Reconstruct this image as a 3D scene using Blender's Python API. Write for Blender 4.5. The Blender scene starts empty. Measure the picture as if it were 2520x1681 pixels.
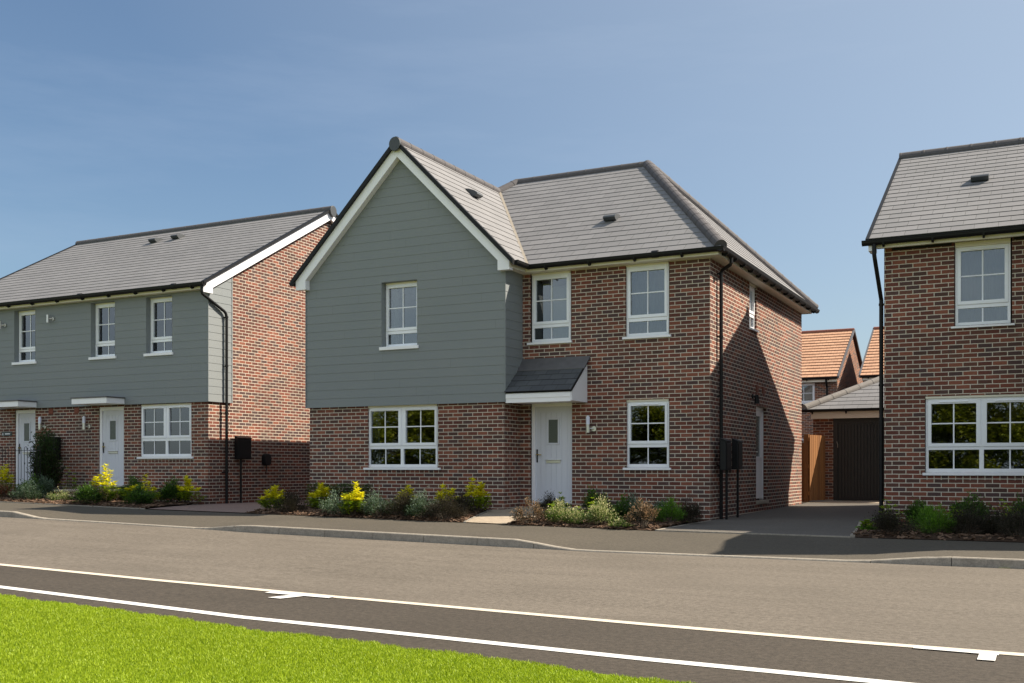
import bpy, math, random
import numpy as np
from mathutils import Vector, noise as mnoise
sc = bpy.context.scene
R = math.radians
# ------------------------------------------------------------------ camera
cam_d = bpy.data.cameras.new('camera'); cam = bpy.data.objects.new('camera', cam_d)
sc.collection.objects.link(cam); sc.camera = cam
cam_d.sensor_width = 36; cam_d.lens = 37.15; cam_d.shift_y = 0.1230
cam_d.clip_start = .1; cam_d.clip_end = 3000
cam.location = (5.619, -18.970, 1.165); cam.rotation_euler = (R(90), 0, 0.4733)
# ------------------------------------------------------------------ light
SUN = Vector((1.0, .60, 1.17)).normalized()
SUN_EL = math.asin(SUN.z); SUN_AZ = math.atan2(SUN.x, SUN.y)
w = bpy.data.worlds.new('World'); sc.world = w; w.use_nodes = True
nt = w.node_tree; nt.nodes.clear()
sky = nt.nodes.new('ShaderNodeTexSky'); sky.sky_type = 'NISHITA'; sky.sun_disc = False
sky.sun_elevation = SUN_EL; sky.sun_rotation = SUN_AZ
sky.altitude = 100; sky.air_density = 1.0; sky.dust_density = 1.7; sky.ozone_density = 1.2
bg = nt.nodes.new('ShaderNodeBackground'); wo = nt.nodes.new('ShaderNodeOutputWorld')
bg.inputs[1].default_value = .064
# thin cirrus veil, laid out by direction on the sky itself
tc = nt.nodes.new('ShaderNodeTexCoord'); mp = nt.nodes.new('ShaderNodeMapping')
mp.inputs['Scale'].default_value = (1.2, 1.2, 7.0)
nz = nt.nodes.new('ShaderNodeTexNoise'); nz.inputs['Scale'].default_value = 2.1
nz.inputs['Detail'].default_value = 7; nz.inputs['Roughness'].default_value = .6
mr = nt.nodes.new('ShaderNodeMapRange'); mr.inputs[1].default_value = .50; mr.inputs[2].default_value = .85
mr.inputs[3].default_value = 0; mr.inputs[4].default_value = .22
mx = nt.nodes.new('ShaderNodeMix'); mx.data_type = 'RGBA'; mx.inputs[7].default_value = (4.6, 5.0, 6.2, 1)
nt.links.new(tc.outputs['Generated'], mp.inputs[0]); nt.links.new(mp.outputs[0], nz.inputs['Vector'])
nt.links.new(nz.outputs[0], mr.inputs[0]); nt.links.new(mr.outputs[0], mx.inputs[0])
nt.links.new(sky.outputs[0], mx.inputs[6])
# bright broken cloud added to the unseen sky behind the camera, to fill the shaded fronts
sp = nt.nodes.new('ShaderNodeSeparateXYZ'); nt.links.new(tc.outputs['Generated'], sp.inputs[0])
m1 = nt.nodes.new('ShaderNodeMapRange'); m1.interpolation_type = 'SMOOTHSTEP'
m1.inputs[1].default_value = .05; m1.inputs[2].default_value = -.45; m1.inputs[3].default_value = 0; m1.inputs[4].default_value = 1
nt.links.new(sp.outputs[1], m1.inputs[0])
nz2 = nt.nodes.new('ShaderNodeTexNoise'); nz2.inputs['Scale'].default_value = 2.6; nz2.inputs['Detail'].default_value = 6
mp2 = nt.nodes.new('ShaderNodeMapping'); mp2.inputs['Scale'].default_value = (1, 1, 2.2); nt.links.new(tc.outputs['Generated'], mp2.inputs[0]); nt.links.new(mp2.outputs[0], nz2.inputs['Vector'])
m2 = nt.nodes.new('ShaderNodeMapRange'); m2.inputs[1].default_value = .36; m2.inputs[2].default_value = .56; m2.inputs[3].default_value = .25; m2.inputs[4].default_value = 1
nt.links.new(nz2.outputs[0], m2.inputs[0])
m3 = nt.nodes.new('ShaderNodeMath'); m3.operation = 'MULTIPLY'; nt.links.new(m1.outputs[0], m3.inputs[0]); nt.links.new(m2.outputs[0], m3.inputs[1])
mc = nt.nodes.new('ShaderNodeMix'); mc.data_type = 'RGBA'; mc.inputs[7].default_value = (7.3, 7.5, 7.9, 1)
# pale haze of the sky towards the sun
dt = nt.nodes.new('ShaderNodeVectorMath'); dt.operation = 'DOT_PRODUCT'; dt.inputs[1].default_value = tuple(SUN); nt.links.new(tc.outputs['Generated'], dt.inputs[0])
m4 = nt.nodes.new('ShaderNodeMapRange'); m4.inputs[1].default_value = .08; m4.inputs[2].default_value = .75; m4.inputs[3].default_value = 0; m4.inputs[4].default_value = .62
nt.links.new(dt.outputs['Value'], m4.inputs[0]); hz = nt.nodes.new('ShaderNodeMix'); hz.data_type = 'RGBA'; hz.inputs[7].default_value = (4.9, 5.1, 5.6, 1)
nt.links.new(m4.outputs[0], hz.inputs[0]); nt.links.new(mx.outputs[2], hz.inputs[6])
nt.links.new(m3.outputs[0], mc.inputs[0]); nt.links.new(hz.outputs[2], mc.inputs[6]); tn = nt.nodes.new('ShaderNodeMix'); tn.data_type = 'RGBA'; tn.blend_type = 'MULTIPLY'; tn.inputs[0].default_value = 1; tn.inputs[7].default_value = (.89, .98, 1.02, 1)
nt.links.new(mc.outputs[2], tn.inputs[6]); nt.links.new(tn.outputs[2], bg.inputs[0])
nt.links.new(bg.outputs[0], wo.inputs[0])
sd = bpy.data.lights.new('sun', 'SUN'); sd.energy = 4.8; sd.angle = R(.53); sd.color = (1, .90, .74)
sun = bpy.data.objects.new('sun', sd); sc.collection.objects.link(sun)
sun.rotation_euler = SUN.to_track_quat('Z', 'Y').to_euler(); sun.location = (20, 15, 30)
sc.view_settings.view_transform = 'Standard'; sc.view_settings.look = 'None'
sc.view_settings.exposure = 1.0; sc.view_settings.gamma = 1
sc.render.engine = 'CYCLES'
sc.cycles.max_bounces = 6; sc.cycles.transparent_max_bounces = 12
rnd = random.Random(7)

# ------------------------------------------------------------------ material helpers
class NT:
    def __init__(s, name):
        s.m = bpy.data.materials.new(name); s.m.use_nodes = True
        s.t = s.m.node_tree; s.t.nodes.clear()
        s.out = s.t.nodes.new('ShaderNodeOutputMaterial')
    def n(s, typ, ins=None, out=0, **kw):
        nd = s.t.nodes.new('ShaderNode' + typ)
        for k, v in kw.items(): setattr(nd, k, v)
        for k, v in (ins or {}).items():
            if isinstance(v, bpy.types.NodeSocket): s.t.links.new(v, nd.inputs[k])
            else: nd.inputs[k].default_value = v
        return nd.outputs[out]
    def m_(s, op, a, b=0.0, c=None):
        d = {0: a, 1: b}
        if c is not None: d[2] = c
        return s.n('Math', d, operation=op)
    def ramp(s, fac, stops, mode='LINEAR'):
        nd = s.t.nodes.new('ShaderNodeValToRGB'); cr = nd.color_ramp; cr.interpolation = mode
        while len(cr.elements) < len(stops): cr.elements.new(.5)
        for e, (p, c) in zip(cr.elements, stops):
            e.position = p; e.color = (*c, 1) if len(c) == 3 else c
        s.t.links.new(fac, nd.inputs[0]); return nd.outputs[0]
    def mix(s, f, a, b, blend='MIX'):
        return s.n('Mix', {0: f, 6: a if isinstance(a, bpy.types.NodeSocket) else (*a, 1),
                           7: b if isinstance(b, bpy.types.NodeSocket) else (*b, 1)}, out=2, data_type='RGBA', blend_type=blend)
    def noise(s, vec, scale, detail=3, rough=.5):
        return s.n('TexNoise', {'Vector': vec, 'Scale': scale, 'Detail': detail, 'Roughness': rough})
    def pos(s): return s.n('NewGeometry')
    def smooth(s, v, a, b, lo=0., hi=1.):
        return s.n('MapRange', {0: v, 1: a, 2: b, 3: lo, 4: hi}, interpolation_type='SMOOTHSTEP')
    def bump(s, h, strength=.5, dist=.01):
        return s.n('Bump', {'Strength': strength, 'Distance': dist, 'Height': h})
    def bsdf(s, col, rough=.8, normal=None, metal=0., spec=.5, **kw):
        d = {'Base Color': col if isinstance(col, bpy.types.NodeSocket) else (*col, 1), 'Roughness': rough, 'Metallic': metal,
             'Specular IOR Level': spec}
        if normal is not None: d['Normal'] = normal
        d.update(kw)
        o = s.n('BsdfPrincipled', d); return o
    def done(s, shader):
        s.t.links.new(shader, s.out.inputs[0]); return s.m

def brick_mat(name, pal, mortar, L=.225, offs=.5, z0=0.):
    t = NT(name); P = t.pos()
    sep = t.n('SeparateXYZ', {0: P}); X = sep; Y = sep.node.outputs[1]; Z = sep.node.outputs[2]
    X = sep.node.outputs[0]
    ns = t.n('SeparateXYZ', {0: t.n('NewGeometry', out=3)})   # true normal
    ax = t.m_('GREATER_THAN', t.m_('ABSOLUTE', ns.node.outputs[0]), .5)
    u = t.m_('ADD', t.m_('MULTIPLY', X, t.m_('SUBTRACT', 1., ax)), t.m_('MULTIPLY', t.m_('ADD', Y, .1125), ax))
    wob = t.m_('MULTIPLY', t.m_('SUBTRACT', t.noise(P, 9, 2), .5), .006)
    wob2 = t.m_('MULTIPLY', t.m_('SUBTRACT', t.noise(P, 7.3, 2), .5), .005)
    u = t.m_('ADD', u, wob); zz = t.m_('ADD', t.m_('SUBTRACT', Z, z0), wob2)
    rz = t.m_('DIVIDE', zz, .075); row = t.m_('FLOOR', rz); fz = t.m_('SUBTRACT', rz, row)
    sh = t.m_('MULTIPLY', t.m_('MODULO', t.m_('ABSOLUTE', row), 2.), offs)
    rx = t.m_('ADD', t.m_('DIVIDE', u, L), sh); col = t.m_('FLOOR', rx); fx = t.m_('SUBTRACT', rx, col)
    dx = t.m_('MULTIPLY', t.m_('MINIMUM', fx, t.m_('SUBTRACT', 1., fx)), L)
    dz = t.m_('MULTIPLY', t.m_('MINIMUM', fz, t.m_('SUBTRACT', 1., fz)), .075)
    d = t.m_('MINIMUM', dx, dz)
    d = t.m_('ADD', d, t.m_('MULTIPLY', t.m_('SUBTRACT', t.noise(P, 70, 2), .5), .004))
    mask = t.smooth(d, .0052, .0082)
    wn = t.n('TexWhiteNoise', {0: t.n('CombineXYZ', {0: col, 1: row, 2: ax})}, noise_dimensions='3D')
    c = t.ramp(wn, [(i / len(pal), p) for i, p in enumerate(pal)], 'CONSTANT')
    mot = t.noise(P, 38, 4, .65)
    c = t.mix(t.smooth(mot, .25, .75, .75, 1.25), (0, 0, 0), c)
    c2 = t.n('HueSaturation', {'Value': t.n('MapRange', {0: wn.node.outputs[1], 3: .82, 4: 1.18}), 'Color': c}) if False else c
    blot = t.smooth(t.noise(P, 13, 3), .56, .8, 0, .55)
    c = t.mix(blot, c, (.065, .05, .048))
    blm = t.smooth(t.noise(P, 5.5, 5, .7), .60, .76, 0, .32)
    c = t.mix(blm, c, (.30, .26, .23))
    big = t.smooth(t.noise(P, .7, 3), .3, .7, .90, 1.08)
    mo = t.mix(t.noise(P, 90, 3), tuple(x * .78 for x in mortar), tuple(x * 1.15 for x in mortar))
    c = t.mix(mask, mo, c)
    c = t.n('VectorMath', {0: c, 3: big}, operation='SCALE')
    h = t.m_('ADD', mask, t.m_('MULTIPLY', t.noise(P, 150, 3), .35))
    return t.done(t.bsdf(c, .9, t.bump(h, .75, .004), spec=.25))

MORTAR = (.59, .52, .43)
PAL = [(0.164, 0.060, 0.042), (0.127, 0.048, 0.037), (0.210, 0.075, 0.050), (0.101, 0.056, 0.050), (0.146, 0.065, 0.048), (0.181, 0.061, 0.042), (0.088, 0.052, 0.049), (0.151, 0.054, 0.041), (0.108, 0.050, 0.040), (0.241, 0.088, 0.057), (0.135, 0.061, 0.046), (0.088, 0.048, 0.040)]
PALG = [(.23, .085, .045), (.16, .06, .04), (.27, .10, .05), (.12, .052, .04), (.20, .075, .045), (.09, .055, .05), (.24, .09, .05)]
M = {}
M['brick'] = brick_mat('brick', PAL, MORTAR)
M['brick_head'] = brick_mat('brick_header', PAL, MORTAR, L=.1125, offs=0)
M['brick_red'] = brick_mat('red_brick', PALG, (.45, .37, .30))

def simple(name, col, rough=.6, spec=.5, nscale=0, namt=.1, bump=0, metal=0., stretch=None):
    t = NT(name); P = t.pos(); nrm = None; c = col
    if nscale:
        v = P
        if stretch: v = t.n('Mapping', {0: P, 3: stretch})
        f = t.noise(v, nscale, 4, .6)
        c = t.mix(f, tuple(x * (1 - namt) for x in col), tuple(min(1, x * (1 + namt)) for x in col))
        if bump: nrm = t.bump(f, bump, .004)
    return t.done(t.bsdf(c, rough, nrm, metal, spec))
M['white'] = simple('white_plastic', (.83, .82, .86), .35, nscale=3, namt=.04)
M['frame'] = simple('white_frame', (.84, .85, .90), .3, nscale=5, namt=.03)
M['cream'] = simple('cream_trim', (.76, .71, .60), .45, nscale=3, namt=.04)
M['black'] = simple('black_plastic', (.009, .009, .010), .5, .25, nscale=9, namt=.3)
M['door'] = simple('grey_white_door', (.62, .63, .70), .45, nscale=60, namt=.05, bump=.15, stretch=(1, 1, .05))
M['chrome'] = simple('chrome', (.62, .60, .56), .34, metal=1.)
M['brass'] = simple('brass', (.65, .45, .12), .25, metal=1.)
M['opal'] = simple('opal_glass', (.72, .74, .88), .25)
M['lead'] = simple('lead_flashing', (.10, .095, .10), .55, nscale=6, namt=.35, bump=.3)
M['ridge'] = simple('ridge_tile', (.082, .074, .078), .8, nscale=14, namt=.35, bump=.4)
M['hip_pale'] = simple('pale_hip_tile', (.20, .18, .165), .8, nscale=14, namt=.3, bump=.4)
M['cap'] = simple('ridge_end_cap', (.05, .055, .062), .5, nscale=20, namt=.2)
M['terravent'] = simple('terracotta_vent', (.20, .06, .035), .8, nscale=20, namt=.2)
M['inner'] = simple('room_wall', (.20, .19, .18), .9)
M['curtain'] = simple('curtain_cloth', (.42, .41, .39), .9, nscale=30, namt=.2, stretch=(6, 6, .2))
M['garage_door'] = simple('garage_door_paint', (.014, .012, .011), .4, nscale=12, namt=.3)
M['stone_cap'] = simple('concrete_slab', (.36, .31, .25), .85, nscale=30, namt=.25, bump=.3)
M['sign'] = simple('sign_plate', (.02, .028, .03), .4)

def clad_mat():
    t = NT('grey_cladding'); P = t.pos(); uvs = t.n('SeparateXYZ', {0: t.n('UVMap')}); u, vv = uvs.node.outputs[0], uvs.node.outputs[1]
    row = t.m_('FLOOR', t.m_('DIVIDE', vv, .179)); wr = t.n('TexWhiteNoise', {0: t.n('CombineXYZ', {0: row, 1: 3.})}, noise_dimensions='3D')
    bx = t.m_('ADD', t.m_('DIVIDE', u, 3.6), t.m_('MULTIPLY', wr, 7.)); bi = t.m_('FLOOR', bx); fx = t.m_('SUBTRACT', bx, bi)
    j = t.smooth(t.m_('MINIMUM', fx, t.m_('SUBTRACT', 1., fx)), .0002, .0008)
    tone = t.n('TexWhiteNoise', {0: t.n('CombineXYZ', {0: row, 1: bi})}, noise_dimensions='3D')
    v = t.n('Mapping', {0: P, 3: (4, 4, 60)})
    g = t.noise(v, 1.6, 5, .7); big = t.noise(P, 1.3, 3)
    c = t.mix(g, (.196, .211, .218), (.222, .238, .246))
    c = t.mix(t.m_('MULTIPLY', tone, .16), c, (.19, .205, .21))
    c = t.mix(t.smooth(big, .3, .7, 0, .4), c, (.190, .212, .226))
    ms = t.n('Mapping', {0: P, 3: (14, 14, .8)})
    c = t.mix(t.smooth(t.noise(ms, 1., 4, .7), .58, .8, 0, .22), c, (.28, .28, .26))
    c = t.mix(j, (.13, .137, .137), c)
    return t.done(t.bsdf(c, .62, t.bump(t.m_('ADD', g, j), .35, .003), spec=.35))
M['clad'] = clad_mat()

def tile_mat(name, a, b, gauge, wid, joint, specks=True, offs=.5, jw=.012, rough=.7):
    t = NT(name); uv = t.n('UVMap'); s = t.n('SeparateXYZ', {0: uv})
    u, v = s.node.outputs[0], s.node.outputs[1]; P = t.pos()
    row = t.m_('FLOOR', t.m_('ADD', t.m_('DIVIDE', v, gauge), .001))
    sh = t.m_('MULTIPLY', t.m_('MODULO', t.m_('ABSOLUTE', row), 2.), offs)
    rx = t.m_('ADD', t.m_('DIVIDE', u, wid), sh); col = t.m_('FLOOR', rx); fx = t.m_('SUBTRACT', rx, col)
    dx = t.m_('MULTIPLY', t.m_('MINIMUM', fx, t.m_('SUBTRACT', 1., fx)), wid)
    mask = t.smooth(dx, jw * .2, jw * .5)
    wn = t.n('TexWhiteNoise', {0: t.n('CombineXYZ', {0: col, 1: row})}, noise_dimensions='3D')
    c = t.mix(wn, a, b)
    c = t.mix(t.smooth(t.noise(P, 25, 4, .7), .3, .7, 0, .35), c, tuple(x * .8 for x in a))
    c = t.mix(t.smooth(t.noise(P, .9, 3), .35, .7, 0, .3), c, tuple(x * 1.1 for x in b))
    if specks: c = t.mix(t.smooth(t.noise(P, 3.1, 6, .8), .72, .76, 0, .5), c, (.45, .43, .40))
    c = t.mix(mask, joint, c)
    h = t.m_('ADD', mask, t.m_('MULTIPLY', t.noise(P, 60, 3), .3))
    return t.done(t.bsdf(c, rough, t.bump(h, .5, .004), spec=.35))
SL_A, SL_B = (.172, .167, .172), (.204, .197, .202)
M['slate'] = tile_mat('slate_tiles', SL_A, SL_B, .255, .36, (.085, .082, .08))
M['slate_dark'] = tile_mat('porch_slates', (.06, .063, .07), (.085, .088, .095), .19, .27, (.02, .02, .022), False)
M['terracotta'] = tile_mat('terracotta_tiles', (.44, .24, .145), (.54, .31, .19), .245, .26, (.24, .10, .06), False, jw=.02)

def paint_mat(name, col):
    t = NT(name); P = t.pos(); c = t.mix(t.noise(P, 40, 4, .7), tuple(x * .84 for x in col), col)
    c = t.mix(t.smooth(t.noise(P, 24, 5, .8), .63, .70, 0, .75), c, (.10, .09, .075))
    c = t.mix(t.smooth(t.noise(P, 2.2, 4, .7), .5, .75, 0, .3), c, (.42, .38, .32))
    return t.done(t.bsdf(c, .7, t.bump(t.noise(P, 90, 3), .4, .004), spec=.3))
def tarmac(name, dark, light, scale, bumpv, streak=.25, patch=1.0, rough=.9):
    t = NT(name); P = t.pos()
    f = t.m_('ADD', t.m_('MULTIPLY', t.noise(P, scale, 4, .8), .5), t.m_('MULTIPLY', t.noise(P, scale * .33, 3, .7), .5)); f2 = t.noise(P, scale * .35, 3, .6)
    c = t.mix(t.smooth(f, .38, .62), dark, light)
    v = t.n('Mapping', {0: P, 3: (.25, 2.2, 1)})
    c = t.mix(t.smooth(t.noise(v, 1.1, 5, .6), .3, .7, 0, streak), c, tuple(x * 1.25 for x in light))
    c = t.mix(t.smooth(t.noise(P, .6, 4), .4, .7, 0, .25 * patch), c, tuple(x * .9 for x in dark))
    vo = t.n('TexVoronoi', {'Vector': P, 'Scale': scale * 1.4})
    c = t.mix(t.smooth(vo, .0, .16, .35, 0), c, tuple(min(1, x * 1.8) for x in light))
    h = t.m_('ADD', f, f2)
    return t.done(t.bsdf(c, rough, t.bump(h, bumpv, .004), spec=.3))
M['road'] = tarmac('road_asphalt', (.082, .068, .053), (.160, .135, .110), 55, .7)
M['pave'] = tarmac('pavement_tarmac', (.055, .047, .036), (.095, .080, .062), 70, .6, .15)
M['strip'] = tarmac('cycle_lane_tarmac', (.037, .030, .023), (.072, .058, .045), 60, .8, .12)
M['drive'] = tarmac('driveway_tarmac', (.080, .070, .061), (.130, .116, .102), 70, .6, .1)
M['block'] = tarmac('block_paving', (.17, .115, .10), (.25, .18, .155), 40, .5, .1)
M['path'] = tarmac('path_slabs', (.27, .215, .16), (.38, .31, .235), 30, .3, .2)
M['kerb'] = tarmac('kerb_concrete', (.21, .185, .155), (.34, .30, .25), 45, .4, .2)
M['edging'] = paint_mat('cream_edging', (.66, .58, .47))
M['paint'] = paint_mat('white_road_paint', (.74, .72, .69))
M['yellow'] = simple('yellow_paint', (.75, .70, .05), .6)
def ground_mat(name, a, b, scale):
    t = NT(name); P = t.pos(); f = t.noise(P, scale, 6, .8)
    return t.done(t.bsdf(t.mix(t.smooth(f, .3, .7), a, b), .95, t.bump(f, 1., .02), spec=.1))
M['mulch'] = ground_mat('bark_mulch', (.022, .014, .010), (.085, .052, .034), 35)
M['chip'] = simple('bark_chip', (.13, .075, .045), .95, nscale=50, namt=.6)
M['earth'] = ground_mat('field_earth', (.05, .07, .02), (.10, .13, .035), 3)
M['turf'] = ground_mat('turf_soil', (.16, .24, .012), (.24, .32, .02), 20)

def wood_mat():
    t = NT('fence_timber'); P = t.pos(); v = t.n('Mapping', {0: P, 3: (9, 9, 1)})
    f = t.m_('ADD', t.m_('MULTIPLY', t.noise(v, 4, 5, .65), .55), t.m_('MULTIPLY', t.n('NewGeometry', out=8), .5))
    return t.done(t.bsdf(t.mix(f, (.13, .050, .014), (.34, .145, .040)), .75, t.bump(f, .4, .003)))
M['wood'] = wood_mat()

def glass_mat(name='window_glass', gain=1.9, base=.05):
    t = NT(name); fr = t.n('Fresnel', {'IOR': 1.5})
    fac = t.m_('MINIMUM', t.m_('ADD', t.m_('MULTIPLY', fr, gain), base), 1.)
    P = t.pos()
    nb = t.bump(t.noise(P, 1.7, 2), .06, .01)
    gl = t.n('BsdfGlossy', {'Color': (.93, .96, 1, 1), 'Roughness': .012, 'Normal': nb})
    tr = t.n('BsdfTransparent', {0: (.62, .66, .65, 1)})
    return t.done(t.n('MixShader', {0: fac, 1: tr, 2: gl}))
M['glass'] = glass_mat()
def obscure():
    t = NT('obscured_glass'); P = t.pos()
    return t.done(t.bsdf(t.mix(t.noise(P, 60, 3), (.03, .035, .03), (.10, .11, .10)), .15, t.bump(t.noise(P, 80, 2), .5, .004)))
M['obscure'] = obscure()

def leaf_mat(name, a, b, trans=.35, rough=.5):
    t = NT(name); ri = t.n('NewGeometry', out=8)
    c = t.mix(ri, a, b)
    bs = t.bsdf(c, rough, spec=.3); tl = t.n('BsdfTranslucent', {0: c})
    return t.done(t.n('MixShader', {0: trans, 1: bs, 2: tl}))
LEAF = dict(
    yellow=leaf_mat('leaf_yellow', (.66, .62, .012), (.84, .76, .02), .3), lime=leaf_mat('leaf_lime', (.16, .27, .010), (.34, .42, .015), .3),
    green=leaf_mat('leaf_green', (.045, .11, .015), (.11, .20, .025)), deep=leaf_mat('leaf_deep_green', (.02, .045, .014), (.05, .09, .02)),
    silver=leaf_mat('leaf_grey_green', (.09, .14, .09), (.20, .27, .18)), dusk=leaf_mat('leaf_dark_purple', (.022, .020, .013), (.060, .050, .030)),
    cream=leaf_mat('leaf_variegated', (.16, .20, .05), (.62, .58, .30)), bronze=leaf_mat('leaf_bronze', (.09, .07, .025), (.42, .26, .15)),
    fern=leaf_mat('leaf_fern', (.09, .22, .014), (.18, .34, .025)), red=leaf_mat('leaf_red', (.25, .03, .02), (.16, .06, .02)),
    tree=leaf_mat('leaf_tree', (.12, .15, .008), (.26, .26, .018), .3),
    grass=leaf_mat('grass_blade', (.22, .32, .010), (.37, .46, .022), .35, .5), bark=simple('bark', (.09, .07, .05), .9, nscale=20, namt=.4))

# ------------------------------------------------------------------ mesh builder (world coordinates)
class MB:
    def __init__(s): s.v = []; s.f = []; s.mi = []; s.uv = []
    def face(s, pts, m=0, uv=None):
        i = len(s.v); s.v += [tuple(p) for p in pts]; s.f.append(tuple(range(i, i + len(pts)))); s.mi.append(m)
        s.uv.append(uv)
    def box(s, x0, x1, y0, y1, z0, z1, m=0):
        i = len(s.v)
        s.v += [(x0, y0, z0), (x1, y0, z0), (x1, y1, z0), (x0, y1, z0), (x0, y0, z1), (x1, y0, z1), (x1, y1, z1), (x0, y1, z1)]
        for q in ((0, 3, 2, 1), (4, 5, 6, 7), (0, 1, 5, 4), (1, 2, 6, 5), (2, 3, 7, 6), (3, 0, 4, 7)):
            s.f.append(tuple(i + k for k in q)); s.mi.append(m); s.uv.append(None)
    def prism(s, poly, axis, a, b, m=0):
        n = len(poly); i = len(s.v)
        def P(p, t):
            return (p[0], t, p[1]) if axis == 'y' else ((t, p[0], p[1]) if axis == 'x' else (p[0], p[1], t))
        s.v += [P(p, a) for p in poly] + [P(p, b) for p in poly]
        fs = [tuple(range(n)), tuple(range(2 * n - 1, n - 1, -1))] + [(k, n + k, n + (k + 1) % n, (k + 1) % n) for k in range(n)]
        for q in fs: s.f.append(tuple(i + k for k in q)); s.mi.append(m); s.uv.append(None)
    def tube(s, pts, r, seg=10, m=0, arc=None, cap=True):
        pts = [Vector(p) for p in pts]; rings = []; rr = r if isinstance(r, (list, tuple)) else [r] * len(pts)
        for k, p in enumerate(pts):
            d = (pts[min(k + 1, len(pts) - 1)] - pts[max(k - 1, 0)]).normalized()
            a = Vector((0, 0, 1)) if abs(d.z) < .9 else Vector((0, 1, 0))
            u = d.cross(a).normalized(); v = u.cross(d).normalized()
            i = len(s.v)
            for q in range(seg):
                t = 2 * math.pi * q / seg
                s.v.append(tuple(p + (u * math.cos(t) + v * math.sin(t)) * rr[k]))
            rings.append(i)
        for a, b in zip(rings, rings[1:]):
            for q in range(seg):
                s.f.append((a + q, a + (q + 1) % seg, b + (q + 1) % seg, b + q)); s.mi.append(m); s.uv.append(None)
        if cap:
            s.f.append(tuple(rings[0] + q for q in range(seg))[::-1]); s.mi.append(m); s.uv.append(None)
            s.f.append(tuple(rings[-1] + q for q in range(seg))); s.mi.append(m); s.uv.append(None)
    def cut(s): s.cuts = getattr(s, 'cuts', []) + [len(s.f)]
    def parts(s, name, mats, parent=None, **kw):
        """one object per piece between cut() marks"""
        c = [0] + getattr(s, 'cuts', []) + [len(s.f)]; out = []
        for a, b in zip(c, c[1:]):
            if a == b: continue
            q = MB(); used = sorted({i for f in s.f[a:b] for i in f}); mp_ = {i: k for k, i in enumerate(used)}
            q.v = [s.v[i] for i in used]; q.f = [tuple(mp_[i] for i in f) for f in s.f[a:b]]; q.mi = s.mi[a:b]; q.uv = s.uv[a:b]
            out.append(q.build(name, mats, parent, **kw))
        return out
    def build(s, name, mats, parent=None, smooth=False, bevel=0, recalc=False):
        me = bpy.data.meshes.new(name); off = Vector((0, 0, 0))
        if parent is not None: off = Vector(parent.get('_w', (0, 0, 0)))
        me.from_pydata([(x - off.x, y - off.y, z - off.z) for x, y, z in s.v], [], s.f)
        if not isinstance(mats, (list, tuple)): mats = [mats]
        for m in mats: me.materials.append(m)
        me.polygons.foreach_set('material_index', s.mi)
        if any(u is not None for u in s.uv):
            ul = me.uv_layers.new(name='UVMap'); k = 0; arr = []
            for f, u in zip(s.f, s.uv):
                arr += [c for q in (u if u is not None else [(0, 0)] * len(f)) for c in q]
            ul.data.foreach_set('uv', arr)
        if recalc:
            import bmesh
            b = bmesh.new(); b.from_mesh(me); bmesh.ops.recalc_face_normals(b, faces=b.faces); b.to_mesh(me); b.free()
        if smooth: me.polygons.foreach_set('use_smooth', [True] * len(me.polygons))
        o = bpy.data.objects.new(name, me); sc.collection.objects.link(o)
        if parent is not None: o.parent = parent; o['_w'] = tuple(off)
        if bevel:
            md = o.modifiers.new('bevel', 'BEVEL'); md.width = bevel; md.segments = 2; md.limit_method = 'ANGLE'
        return o

def thing(name, loc, label, cat, group=None):
    o = bpy.data.objects.new(name, None); sc.collection.objects.link(o); o.location = loc
    o.empty_display_size = .3
    o['_w'] = tuple(loc); o['label'] = label; o['category'] = cat
    if group: o['group'] = group
    return o
def tag(o, label, cat, group=None):
    o['label'] = label; o['category'] = cat
    if group: o['group'] = group
    return o
def struct(o, kind='structure'): o['kind'] = kind; return o

# ------------------------------------------------------------------ geometry helpers
def clip(poly, k, lo, hi):
    """clip list of tuples on component k to [lo,hi]"""
    for sgn, lim in ((1, lo), (-1, hi)):
        out = []
        for i in range(len(poly)):
            a, b = poly[i], poly[(i + 1) % len(poly)]
            da, db = sgn * (a[k] - lim), sgn * (b[k] - lim)
            if da >= 0: out.append(a)
            if (da > 0 and db < 0) or (da < 0 and db > 0):
                t = da / (da - db); out.append(tuple(x + (y - x) * t for x, y in zip(a, b)))
        poly = out
        if len(poly) < 3: return []
    return poly

def shingles(mb, poly, o, e, sl, gauge, lift, uoff=0., m=0):
    o, e, sl = Vector(o), Vector(e).normalized(), Vector(sl).normalized(); n = e.cross(sl).normalized()
    uv = [((Vector(p) - o).dot(e), (Vector(p) - o).dot(sl)) for p in poly]
    v0 = min(p[1] for p in uv); v1 = max(p[1] for p in uv)
    for k in range(math.floor(v0 / gauge + 1e-6), math.ceil(v1 / gauge - 1e-6)):
        a, b = k * gauge, (k + 1) * gauge
        c = clip(uv, 1, a, b)
        if len(c) < 3: continue
        P = lambda q, l: o + e * q[0] + sl * q[1] + n * l
        L = lambda q: lift * (1 - (q[1] - a) / gauge) + .001
        mb.face([P(q, L(q)) for q in c], m, [(q[0] + uoff, q[1] + .0005) for q in c])
        for q, r in zip(c, c[1:] + c[:1]):
            if abs(q[1] - r[1]) < 1e-6 and abs(q[1] - a) < 1e-4 or (abs(q[1] - r[1]) < 1e-6 and abs(q[1] - max(a, v0)) < 1e-4):
                mb.face([P(q, L(q)), P(q, -.004), P(r, -.004), P(r, L(r))], m, [(q[0], q[1] + .01)] * 4)
    mb.face([o + e * q[0] + sl * q[1] + n * (-.03) for q in uv][::-1], m, [(0, .1)] * len(uv))

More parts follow.
